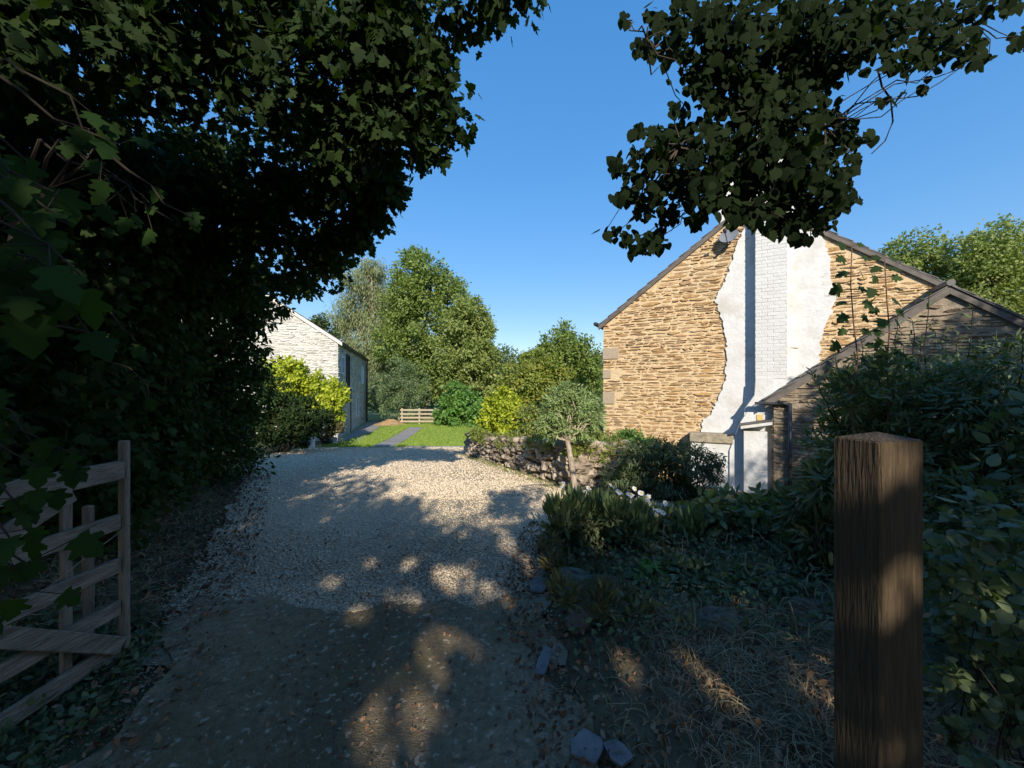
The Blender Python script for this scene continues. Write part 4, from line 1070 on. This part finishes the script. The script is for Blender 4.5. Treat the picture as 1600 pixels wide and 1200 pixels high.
# upright leafy shoots
def shoots(label, lst, n, size, lm, base):
    t = thing('willow_shoot', label, 'shoot', base, 'shoots of the shaded bushes')
    mb = MB(); ds = []
    for x0, y0, x1, y1, Y in lst:
        a, b = P(x0, y0, Y), P(x1, y1, Y); q = wig(a, b, 5, .02); mb.tube(q, list(np.linspace(.007, .003, 6)), 5); mb.tube(wig(base, a, 4, .03), list(np.linspace(.012, .007, 5)), 5)
        k = n; tt_ = np.linspace(.05, 1, k); p = np.array([a + (b - a) * s for s in tt_])
        w_ = np.arange(k) * 2.4
        d = np.stack([np.cos(w_), np.sin(w_) * .8, np.full(k, .7)], -1)
        ds.append(leafdata(p, size * rng.uniform(.7, 1.15, k) * (1.15 - .4 * tt_), T_LANCE, V(0, -.2, .8), d, .3, .2))
    mb.build('stem', M['twig'], t); v, f = merge(ds); link('foliage', v, f, M[lm], t)
shoots('tallest leafy shoots rising in front of the outbuilding roof edge', [(1440, 620, 1452, 450, 3.9), (1505, 640, 1520, 480, 3.7), (1395, 600, 1402, 490, 4.1), (1470, 620, 1478, 510, 4.0), (1420, 620, 1425, 500, 4.0), (1375, 600, 1372, 515, 4.1), (1350, 610, 1345, 530, 4.0), (1455, 630, 1462, 520, 4.1), (1490, 630, 1500, 520, 3.9), (1430, 600, 1440, 530, 4.2), (1405, 610, 1412, 540, 4), (1520, 640, 1535, 545, 3.7), (1320, 620, 1305, 560, 3.9), (1295, 640, 1268, 580, 3.9)], 26, .10, 'leaf_laurel', onground(P(1470, 900, 3.9)))
shoots('thin leafy shoots rising at the far right picture edge', [(1545, 660, 1560, 570, 3.3), (1590, 640, 1598, 540, 3.2)], 20, .12, 'leaf_shade', onground(P(1575, 900, 3.3)))
def sapling(label, xb, yb, xt, yt, Y):
    a, b = P(xb, yb, Y), P(xt, yt, Y); base = onground(a)
    t = thing('sycamore_sapling', label, 'sapling', base, 'sycamore saplings before the farmhouse')
    mb = MB(); q = wig(base, b, 8, .006); mb.tube(q, list(np.linspace(.012, .004, 9)), 6)
    ds = []; k = 11
    for i in range(k):
        s = i / (k - 1); p = a + (b - a) * s
        for sd in (-1, 1):
            L_ = rng.uniform(.05, .13) * (1.1 - .5 * s); an = rng.uniform(-.5, .5)
            tip = p + V(sd * L_ * math.cos(an), L_ * math.sin(an), .03)
            mb.tube([p, tip], .0022, 4)
            ds.append(leafdata(tip[None], np.array([rng.uniform(.085, .15) * (1.1 - .3 * s)]), T_SYC, V(0, -.75, .6), V(sd * .8, -.3, -.6), .3, .25))
    mb.build('stem', M['redstem'], t, True); v, f = merge(ds); link('foliage', v, f, M['leaf_hedge'], t)
sapling('taller left sycamore sapling with dark lobed leaves against the farmhouse gable', 1334, 610, 1331, 385, 3.6)
sapling('shorter right sycamore sapling with dark lobed leaves against the farmhouse gable', 1390, 570, 1382, 405, 3.7)
shrub('privet_bush', 'broad dark bush filling the verge beyond the right picture edge', onground((3.6, 2.4)),
      [(V(3.0, 1.9, .55), .6), (V(3.7, 1.6, .7), .7), (V(3.9, 2.5, .9), .8), (V(4.7, 2.2, .9), .85), (V(4.6, 3.2, 1.0), .8), (V(5.4, 3.0, 1.0), .8), (V(2.6, 1.2, .4), .4), (V(3.3, .9, .5), .5)], 7000, T_OVAL, .09, 'leaf_shade', nst=24, sub=.2, nsub=18)
# bramble at the near right edge
bl = PB([(1500, 830, 36), (1550, 800, 30), (1590, 860, 40), (1490, 900, 26), (1540, 920, 36), (1590, 960, 40), (1500, 985, 30), (1560, 1030, 40), (1510, 1090, 36), (1590, 1100, 46), (1480, 1050, 22), (1530, 1160, 40)], 1.5, .12)
shrub('bramble_bush', 'near tangle of broad pale green leaves and wiry stems right of the gate post', onground(P(1560, 1180, 1.62)), bl, 700, T_LIME, .044, 'leaf_shade', nst=22, rs=.004, sub=.25, nsub=10, shell=.2, up=.6, out=.2, down=.4)
bl = PB([(1520, 900, 60), (1590, 950, 70), (1540, 1050, 70), (1600, 1130, 70), (1490, 1130, 40)], 1.95, .1)
shrub('ivy_bank', 'dark leafy bank low behind the brambles at the right edge', onground(P(1560, 1100, 2.0)), bl, 2200, T_OVAL, .06, 'leaf_shade', nst=16, rs=.005, sub=.2, nsub=14)

SHAFTS[:] = LSH
# ------------------------------------------------------------------ left hedgerow
def hblobs(spec): return [(P(x, y, Y), r) for x, y, Y, r in spec]
def front(Y): return np.interp(Y, [1.2, 2.2, 3, 4, 5, 6, 7.5, 9], [-2.75, -2.8, -2.95, -3.3, -3.9, -4.35, -4.85, -5.4])
def wallblobs(Ys, zs, r):
    out_ = []
    for Y in Ys:
        for z in zs:
            if z + r < (13.2 - Y) * .488 + .3:
                rr = r * rng.uniform(.85, 1.15)
                out_.append((V(front(Y) - rr - rng.uniform(0, .25), Y + rng.uniform(-.2, .2), z + rng.uniform(-.2, .2)), rr))
    return out_
GL = 'trees of the dark left hedgerow'
b1 = wallblobs([1.3, 2.1, 2.9], [1.35, 2.1, 2.9, 3.7, 4.4], .62) + hblobs([(60, 30, 2.2, .5), (200, 40, 2.6, .6), (330, 60, 2.9, .6), (440, 60, 3.0, .55), (540, 40, 3.0, .5), (620, 40, 2.9, .42), (680, 20, 2.9, .25), (715, 12, 2.9, .14),
     (500, 150, 3.2, .55), (590, 140, 3.1, .42), (640, 120, 3.0, .28), (650, 165, 3.0, .3), (690, 180, 3.0, .22), (715, 205, 3.0, .13), (690, 222, 3.0, .12), (600, 200, 3.2, .35), (790, -25, 2.8, .2), (770, -40, 2.8, .3)])
b1 += [(V(x + rng.uniform(-.2, .2), y, 4.9 + .35 * rng.random()), .6) for x in (-4, -3.1) for y in (-1.4, -.4, .6, 1.5)]  # unseen foliage added overhead to keep sky light off the hedge
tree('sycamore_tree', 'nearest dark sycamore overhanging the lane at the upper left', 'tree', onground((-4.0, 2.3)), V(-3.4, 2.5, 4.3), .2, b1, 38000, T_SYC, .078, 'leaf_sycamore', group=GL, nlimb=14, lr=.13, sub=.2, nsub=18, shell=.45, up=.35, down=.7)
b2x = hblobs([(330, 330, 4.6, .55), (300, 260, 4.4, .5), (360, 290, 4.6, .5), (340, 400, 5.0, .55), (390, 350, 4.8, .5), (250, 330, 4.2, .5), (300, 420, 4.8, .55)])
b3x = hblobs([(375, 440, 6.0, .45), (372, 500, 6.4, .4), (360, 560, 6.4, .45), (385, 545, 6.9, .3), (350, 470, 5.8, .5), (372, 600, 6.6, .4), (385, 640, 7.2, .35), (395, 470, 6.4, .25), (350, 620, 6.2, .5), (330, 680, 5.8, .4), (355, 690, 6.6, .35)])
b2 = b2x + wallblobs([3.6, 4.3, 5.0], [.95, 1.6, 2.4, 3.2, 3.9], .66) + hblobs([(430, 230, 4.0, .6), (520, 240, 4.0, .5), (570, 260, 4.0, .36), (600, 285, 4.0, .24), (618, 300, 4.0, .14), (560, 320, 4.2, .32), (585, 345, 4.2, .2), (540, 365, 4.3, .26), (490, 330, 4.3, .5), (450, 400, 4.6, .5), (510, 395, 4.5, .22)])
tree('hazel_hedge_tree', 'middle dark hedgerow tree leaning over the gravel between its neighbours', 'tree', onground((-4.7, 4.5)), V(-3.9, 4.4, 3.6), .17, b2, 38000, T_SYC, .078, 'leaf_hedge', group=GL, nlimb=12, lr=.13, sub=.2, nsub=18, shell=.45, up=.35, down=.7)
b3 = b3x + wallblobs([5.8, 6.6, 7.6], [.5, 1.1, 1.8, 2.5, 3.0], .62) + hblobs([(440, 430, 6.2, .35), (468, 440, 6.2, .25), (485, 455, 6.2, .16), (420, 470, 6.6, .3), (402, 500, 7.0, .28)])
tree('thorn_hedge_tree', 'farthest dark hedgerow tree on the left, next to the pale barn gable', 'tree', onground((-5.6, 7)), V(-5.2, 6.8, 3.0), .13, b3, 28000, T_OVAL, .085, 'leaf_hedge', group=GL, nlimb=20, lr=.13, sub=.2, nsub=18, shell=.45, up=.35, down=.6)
# thin trailing twigs off the crowns
# deeper hedge that closes the view behind the first row
bl = []
for Y in np.arange(.2, 10, 1.0):
    for z in (.9, 2.1, 3.3):
        if z + .8 < (13 - Y) * .488: bl.append((V(front(max(Y, 1.2)) - 2.1 - rng.uniform(0, .4), Y, z), .85))
shrub('holly_hedge', 'deep black green hedge filling the space behind the left hedgerow trees', onground((-5.6, 4.5)), bl, 12000, T_OVAL, .15, 'leaf_hedge', cat='hedge', nst=30, rs=.03, sub=.25, nsub=16, shell=.3)
# large near leaves on a low hanging sycamore branch
def sprays(name, label, lst, lm, size, base, group=None, nrange=(4, 8)):
    t = thing(name, label, 'branch', base, group); mb = MB(); ds = []
    for x, y, Y, s in lst:
        c = P(x, y, Y); st = c + V(-.35, -.1, .28)
        q = wig(st, c, 4, .05); mb.tube(q, list(np.linspace(.006, .003, 5)), 5)
        mb.tube(wig(base, st, 5, .03), list(np.linspace(.012, .006, 6)), 5)
        for _ in range(rng.integers(*nrange)):
            p = q[rng.integers(2, 5)]; e = p + rng.normal(size=3) * .07 * s - V(0, 0, .05 * s)
            mb.tube([p, e], .0018, 4)
            ds.append(leafdata(e[None], np.array([size * s * rng.uniform(.7, 1.15)]), T_SYC, V(.45, -.6, .5), V(.25, 0, -1), .35, .3))
    mb.build('stem', M['twig'], t); v, f = merge(ds); link('foliage', v, f, M[lm], t)
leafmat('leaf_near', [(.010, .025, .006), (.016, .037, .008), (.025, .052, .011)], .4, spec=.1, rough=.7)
sprays('sycamore_branch', 'large lobed green leaves hanging close at the left picture edge above the gate',
       [(40, 250, 1.35, 1), (85, 300, 1.3, 1), (30, 340, 1.25, 1), (75, 390, 1.2, 1), (125, 430, 1.2, 1.05), (95, 460, 1.2, 1), (20, 430, 1.2, 1), (160, 240, 1.7, .8), (185, 225, 1.7, .7), (110, 350, 1.3, 1), (140, 480, 1.25, .9)],
       'leaf_near', .115, V(-2.3, 1.2, 2.4))
sprays('hazel_branch', 'sparse rounded green leaves lit in the dark hedge right of the large lobed leaves',
       [(215, 330, 1.9, .9), (270, 345, 1.9, .8), (300, 338, 1.9, .7), (245, 330, 1.9, .8), (190, 510, 1.8, .8), (230, 600, 2, .8)], 'leaf_near', .10, V(-2.4, 1.9, 2.3), nrange=(2, 4))
sprays('low_branch', 'bright green lobed leaves drooping over the open timber gate',
       [(10, 700, 1.45, .9), (50, 725, 1.45, .85), (20, 780, 1.4, .9), (120, 715, 1.75, .8), (15, 840, 1.35, .9), (40, 880, 1.35, .9), (10, 920, 1.35, .9), (25, 890, 1.3, .8)], 'leaf_near', .10, V(-2.2, 1.3, 1.4))

# ------------------------------------------------------------------ lime branch overhead on the right
t = thing('overhanging_lime', 'dark leafy lime branch hanging from the top right against the blue sky', 'tree', onground((3.9, -.7)))
mb = MB(); tb = onground((3.9, -.7))
mb.tube(wig(tb - V(0, 0, .1), V(3.6, -.5, 3.6), 6, .02), list(np.linspace(.17, .12, 7)), 9)
H0 = V(3.6, -.5, 3.6)
LY = 1.0
J = P(1330, -90, LY + .05)
mb.tube(wig(H0, J, 6, .03), list(np.linspace(.06, .012, 7)), 7)
mains = [(J, P(1270, 60, LY + 0.05)), (P(1270, 60, LY + 0.05), P(1200, 190, LY + 0.00)), (P(1200, 190, LY + 0.00), P(1120, 300, LY + -0.05)), (P(1270, 60, LY + 0.05), P(1290, 200, LY + 0.05)), (P(1290, 200, LY + 0.05), P(1270, 320, LY + 0.00)),
         (J, P(1480, 20, LY + 0.15)), (P(1200, 190, LY + 0.00), P(1060, 230, LY + -0.05)), (J, P(1120, 10, LY + 0.00)), (P(1120, 10, LY + 0.00), P(1010, 60, LY + -0.05)), (P(1200, 190, LY + 0.00), P(1190, 320, LY + -0.05))]
for a, b in mains: mb.tube(wig(a, b, 4, .05), list(np.linspace(.005, .0025, 5)), 5)
mb.tube([P(1372, 110, LY + 0.05), P(1378, 135, LY + 0.05), P(1392, 155, LY + 0.05), P(1395, 190, LY + 0.05), P(1383, 220, LY + 0.05), P(1362, 240, LY + 0.05)], [.0025, .0024, .0022, .002, .0018, .0014], 5)
CL = [(978, 30, 10), (985, 35, 6), (1003, 72, 16), (1020, 78, 12), (1018, 20, 12), (1040, 40, 26), (1050, 75, 20), (1075, 20, 34), (1090, 60, 32), (1130, 30, 42), (1140, 80, 42), (1190, 30, 50), (1200, 90, 50), (1250, 40, 50), (1260, 100, 44), (1310, 30, 48), (1310, 85, 34),
      (1360, 20, 44), (1350, 60, 30), (1400, 25, 34), (1395, 70, 22), (1440, 15, 34), (1435, 80, 22), (1455, 45, 22), (1480, 60, 26), (1500, 75, 22), (1520, 55, 18), (1515, 90, 14), (1535, 80, 12), (1460, 90, 20), (1490, 15, 26), (1535, 10, 20), (1575, -5, 24), (1588, 62, 14), (1605, 55, 16), (1400, 95, 16), (1420, 108, 10),
      (1085, 120, 26), (1095, 120, 16), (1130, 125, 38), (1170, 140, 44), (1220, 150, 44), (1265, 150, 34), (1290, 110, 30), (1110, 160, 20), (1150, 180, 36), (1200, 200, 46), (1245, 200, 40), (1070, 165, 14), (1052, 165, 10), (1300, 190, 22), (1325, 205, 18),
      (1100, 205, 26), (1060, 210, 24), (1030, 212, 20), (1000, 200, 12), (1020, 245, 26), (1060, 250, 34), (1110, 250, 40), (1160, 245, 40), (1210, 250, 44), (1260, 245, 38), (1300, 230, 26), (1335, 245, 16), (1360, 215, 10), (1330, 215, 12),
      (990, 240, 12), (962, 258, 14), (985, 262, 14), (978, 300, 14), (965, 302, 8), (1010, 300, 26), (1050, 300, 32), (1100, 300, 36), (1150, 295, 38), (1200, 300, 40), (1250, 295, 36), (1290, 280, 28), (1315, 285, 18), (1330, 300, 12), (1320, 265, 14),
      (1005, 330, 14), (1045, 335, 16), (1085, 345, 14), (1105, 322, 14), (1150, 330, 22), (1190, 335, 26), (1235, 335, 30), (1275, 325, 26), (1310, 315, 18), (1330, 312, 10), (1215, 350, 16), (1240, 355, 14), (1252, 372, 9), (1262, 362, 10), (1280, 350, 12), 
      (948, 358, 8), (965, 362, 12), (985, 372, 16), (1010, 378, 18), (1030, 372, 14), (1035, 350, 12), (1390, 152, 8), (1372, 158, 8), (1440, 138, 10), (1415, 145, 5), (1525, 98, 8), (1545, 88, 8)]
ds = []
for x, y, r in CL:
    k = max(4, int(r * r / 11.5)); Yc = LY + rng.uniform(-.09, .11)
    ang = rng.random(k) * 6.283; rad = np.sqrt(rng.random(k)) * r * np.where(rng.random(k) < .16, 1.5, .95)
    p = np.array([P(x + rad[i] * math.cos(ang[i]), y + rad[i] * math.sin(ang[i]), Yc + rng.normal() * .05) for i in range(k)])
    ds.append(leafdata(p, .0235 * rng.uniform(.5, 1.3, k), T_LIME, V(0, -.75, .55), V(-.1, 0, -1), .4, .55))
    c = P(x, y, Yc)
    d = [np.linalg.norm(c - b) for a, b in mains]; a = mains[int(np.argmin(d))][1]
    if np.linalg.norm(c - a) < .5: mb.tube(wig(a, c, 4, .06), list(np.linspace(.0022, .001, 5)), 4)
# unseen rest of its crown over the right hand verge, added to block sky light
bl2 = [(V(x + rng.uniform(-.2, .2), y + rng.uniform(-.2, .2), z + .05 * x), .55) for x in (3.4, 4.4) for y in (-1.3, -.4) for z in (3.6,)]
CUTN[:] = [len(T_LIME[1]), len(T_LIME[0])]; ds.append(cut_shafts(crown(bl2, 2000, T_LIME, .10, .22, 16, .3), .03))
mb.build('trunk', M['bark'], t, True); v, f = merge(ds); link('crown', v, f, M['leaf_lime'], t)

# ------------------------------------------------------------------ trees behind the viewer whose shade covers the lane
def canopy(name, label, base, top, bl, n, **kw):
    return tree(name, label, 'tree', base, top, .24, bl, n, T_QUAD, .17, 'leaf_hedge', group='trees shading the lane', sub=.2, nsub=18, shell=.2, **kw)
def row(x0, x1, y, ztop, zbot, r, step=1.0):
    o_ = []
    for x in np.arange(x0, x1, step):
        for z in np.arange(zbot, ztop - r * .8 + .01, r * 1.1):
            o_.append((V(x + rng.uniform(-.25, .25), y + rng.uniform(-.8, .8), z + rng.uniform(-.15, .15)), r))
    return o_
def prow(pts, y, zbot, r, n=1):
    """crowns side by side under a given skyline (x, top)"""
    o_ = []
    for x, zt_ in pts:
        for z in np.arange(zt_ - r * .9, zbot, -r * .9):
            o_.append((V(x + rng.uniform(-.12, .12), y + rng.uniform(-.7, .7), z + rng.uniform(-.06, .06)), r))
    return o_
canopy('lane_oak', 'broad tree behind the viewpoint on the left of the lane', onground((-3.6, -6)), V(-3, -6, 4.5), prow([(x, 6.4) for x in np.arange(-6.5, -.7, .8)], -6, 2.4, .8), 24000)
canopy('lane_beech', 'broad tree behind the viewpoint arching across the lane', onground((2.6, -6.5)), V(1.8, -6.3, 4.6), prow([(-.9, 5.9), (-.4, 5.75), (.1, 5.65), (.6, 5.55), (1.1, 5.5), (1.6, 5.5), (2.2, 5.6), (2.9, 5.8), (3.6, 6.0), (4.3, 6.2)], -6.2, 2.4, .7), 40000)
canopy('lane_ash', 'taller tree behind the viewpoint on the right of the lane', onground((6.5, -6)), V(6.3, -6, 5), prow([(5.0, 6.3), (5.8, 6.4), (6.6, 6.5), (7.4, 7.0), (8.2, 8.2), (9, 8.7), (9.8, 9), (10.6, 9), (11.5, 9)], -6, 2.0, .8), 30000)
canopy('verge_elder', 'leafy tree on the right verge outside the picture', onground((7.6, .6)), V(7.6, .6, 3.6), [(V(x + rng.uniform(-.1, .1), .5 + rng.uniform(-.4, .4), z), .55) for x, zt_ in ((6.2, 3.3), (6.7, 3.9), (7.2, 4.9), (7.6, 5.6), (8.1, 5.9), (8.8, 6.0), (9.5, 6.0)) for z in np.arange(1.4, zt_ - .35, .6)], 16000)
SHAFTS[:] = []
# ------------------------------------------------------------------ ground litter
def scatter(n, xf, yr, k=1.0):
    Y = yr[0] + (yr[1] - yr[0]) * rng.random(n) ** k
    return xf(Y, rng.random(n)), Y
def lay(n, xf, yr, size, k=1.0, lift=.006):
    X, Y = scatter(n, xf, yr, k)
    p = np.stack([X, Y, gground(X, Y) + .034 * ((X > XL(Y) - .15) & (X < XR(Y) + .05)) + lift], -1)
    return leafdata(p, size * rng.uniform(.5, 1.3, n), T_CURL, V(0, 0, 1), V(1, 0, 0), .45, 2.0)
v, f = merge([lay(9000, lambda Y, u: XL(Y) + .5 - 2.0 * u ** .8, (1.2, 9), .045, 1.4), lay(5000, lambda Y, u: XR(Y) - .25 + 1.9 * u ** 1.1, (1.4, 4.8), .04, 1.2),
              lay(1100, lambda Y, u: XL(Y) + (XR(Y) - XL(Y)) * u, (1.3, 4.5), .03), lay(900, lambda Y, u: -1.3 + .9 * u, (1.4, 3.6), .022), lay(500, lambda Y, u: XR(Y) - .35 * u, (1.4, 3.6), .028)])
tag(link('leaf_litter', v, f, M['litter']), 'brown dead leaves along both verges of the lane', 'dead leaves', kind='stuff')
def strands(n, xf, yr, L0, L1, w_, rise, k=1.0):
    X, Y = scatter(n, xf, yr, k)
    a = rng.random(n) * 6.283; L_ = rng.uniform(L0, L1, n); seg = 4
    z0 = gground(X, Y) + .005
    cur = rng.normal(size=n) * 1.2
    pts = []
    x, y = X.copy(), Y.copy(); hz = rng.uniform(.2, 1, n) * rise
    for s in range(seg + 1):
        tt_ = s / seg
        pts.append(np.stack([x, y, z0 + hz * np.sin(tt_ * 2.6) * L_], -1))
        x = x + np.cos(a) * L_ / seg; y = y + np.sin(a) * L_ / seg; a = a + cur / seg
    pts = np.stack(pts, 1)                                   # n, seg+1, 3
    d = unit(pts[:, -1] - pts[:, 0]); side = np.stack([-d[:, 1], d[:, 0], np.zeros(n)], -1) * w_ / 2 + V(0, 0, w_ * .2)
    v = np.stack([pts - side[:, None], pts + side[:, None]], 2).reshape(n, -1, 3)
    q = np.array([[2 * s, 2 * s + 1, 2 * s + 3, 2 * s + 2] for s in range(seg)])
    tri = np.vstack([q[:, [0, 1, 2]], q[:, [0, 2, 3]]])
    f = tri[None] + (np.arange(n) * (2 * (seg + 1)))[:, None, None]
    return v.reshape(-1, 3), f.reshape(-1, 3)
v, f = merge([strands(3000, lambda Y, u: .75 + 1.2 * u ** .8, (1.45, 2.7), .05, .18, .0028, .3, 1.2), strands(900, lambda Y, u: XR(Y) + .15 + 1.2 * u, (1.6, 3.6), .04, .14, .003, .4), strands(1300, lambda Y, u: XL(Y) - .1 - 1.1 * u, (2.4, 6), .06, .22, .004, .45),
              strands(260, lambda Y, u: 1.1 + 1.4 * u, (2.2, 4.0), .12, .3, .004, .9)])
tag(link('dry_grass', v, f, M['straw']), 'tangled dry straw and dead grass on the right hand bed', 'dry grass', kind='stuff')
X, Y = scatter(2600, lambda Y, u: XL(Y) + .1 - .9 * u, (1.25, 2.6)); 
p1 = np.stack([X, Y, gground(X, Y) + rng.uniform(.01, .09, len(X))], -1)
X, Y = scatter(1500, lambda Y, u: -6 + 5.5 * u, (9.5, 13.5)); ok = X < XL(Y) + .3; X, Y = X[ok], Y[ok]
p2 = np.stack([X, Y, gground(X, Y) + rng.uniform(.02, .2, len(X))], -1)
X, Y = scatter(4200, lambda Y, u: XR(Y) + .12 + 2.2 * u, (2.3, 4.4)); p3 = np.stack([X, Y, gground(X, Y) + rng.uniform(.01, .26, len(X)) * rng.random(len(X))], -1)
pp = np.vstack([p1, p2, p3]); v, f = leafdata(pp, rng.uniform(.025, .055, len(pp)), T_OVAL, V(0, -.3, 1), V(0, 0, .2), .5, 1)
tag(link('ground_ivy', v, f, M['leaf_shade']), 'low dark green weeds creeping over the shaded verges', 'weeds', kind='stuff')
# moss and weeds along the foot of the dry stone wall
n = 1500; s = rng.random(n); p = W0[None] + (W1 - W0)[None] * s[:, None]; nn = unit(V(W1[1] - W0[1], -(W1[0] - W0[0]), 0)); nn = nn if nn[0] < 0 else -nn
p = p + nn * (rng.random(n) ** 1.5 * .35)[:, None]; p[:, 2] = g(p[:, 0], p[:, 1]) + .015
v, f = leafdata(p, rng.uniform(.03, .07, n), T_THIN, V(0, 0, 1), V(0, 0, .8), .6, .7)
tag(link('wall_foot_moss', v, f, M['leaf_mixed']), 'mossy tufts and weeds along the foot of the dry stone wall', 'moss', kind='stuff')

# ------------------------------------------------------------------ light, sky, camera
w = bpy.data.worlds.new('World'); scene.world = w; w.use_nodes = True
nt = w.node_tree; nt.nodes.clear()
o_ = nt.nodes.new('ShaderNodeOutputWorld'); bg = nt.nodes.new('ShaderNodeBackground'); sk = nt.nodes.new('ShaderNodeTexSky')
sk.sky_type = 'NISHITA'; sk.sun_disc = False; sk.sun_elevation = SUN_EL; sk.sun_rotation = math.radians(180) - SUN_AZ
sk.air_density = 1.0; sk.dust_density = .3; sk.ozone_density = 3.0
bg.inputs['Strength'].default_value = .15
gm = nt.nodes.new('ShaderNodeGamma'); gm.inputs['Gamma'].default_value = .40; nt.links.new(sk.outputs[0], gm.inputs['Color']); hs = nt.nodes.new('ShaderNodeHueSaturation'); hs.inputs['Hue'].default_value = .512; hs.inputs['Saturation'].default_value = 2.25; hs.inputs['Value'].default_value = 1.44; nt.links.new(gm.outputs[0], hs.inputs['Color']); nt.links.new(hs.outputs[0], bg.inputs['Color']); nt.links.new(bg.outputs[0], o_.inputs['Surface'])
sl = bpy.data.lights.new('sun', 'SUN'); sl.energy = 2.85; sl.angle = math.radians(.53); sl.color = (1.0, .90, .75)
so = bpy.data.objects.new('sun', sl); COL.objects.link(so)
S = V(math.sin(SUN_AZ) * math.cos(SUN_EL), -math.cos(SUN_AZ) * math.cos(SUN_EL), math.sin(SUN_EL))
from mathutils import Vector
so.rotation_euler = Vector(S).to_track_quat('Z', 'Y').to_euler(); so.location = tuple(S * 60)
cd = bpy.data.cameras.new('camera'); co = bpy.data.objects.new('camera', cd); COL.objects.link(co)
co.location = (0, 0, CZ); co.rotation_euler = (math.radians(90), 0, 0)
cd.sensor_width = 36; cd.lens = 36 * F / 1600; cd.shift_y = (HY - 600) / 1600; cd.clip_end = 2000; cd.clip_start = .05
scene.camera = co
scene.view_settings.view_transform = 'Standard'; scene.view_settings.look = 'None'; scene.view_settings.exposure = 1.2; scene.view_settings.gamma = 1
scene.cycles.max_bounces = 8; scene.cycles.transmission_bounces = 4
try:
    scene.cycles.use_denoising = True; scene.cycles.denoiser = 'OPENIMAGEDENOISE'
except Exception: pass
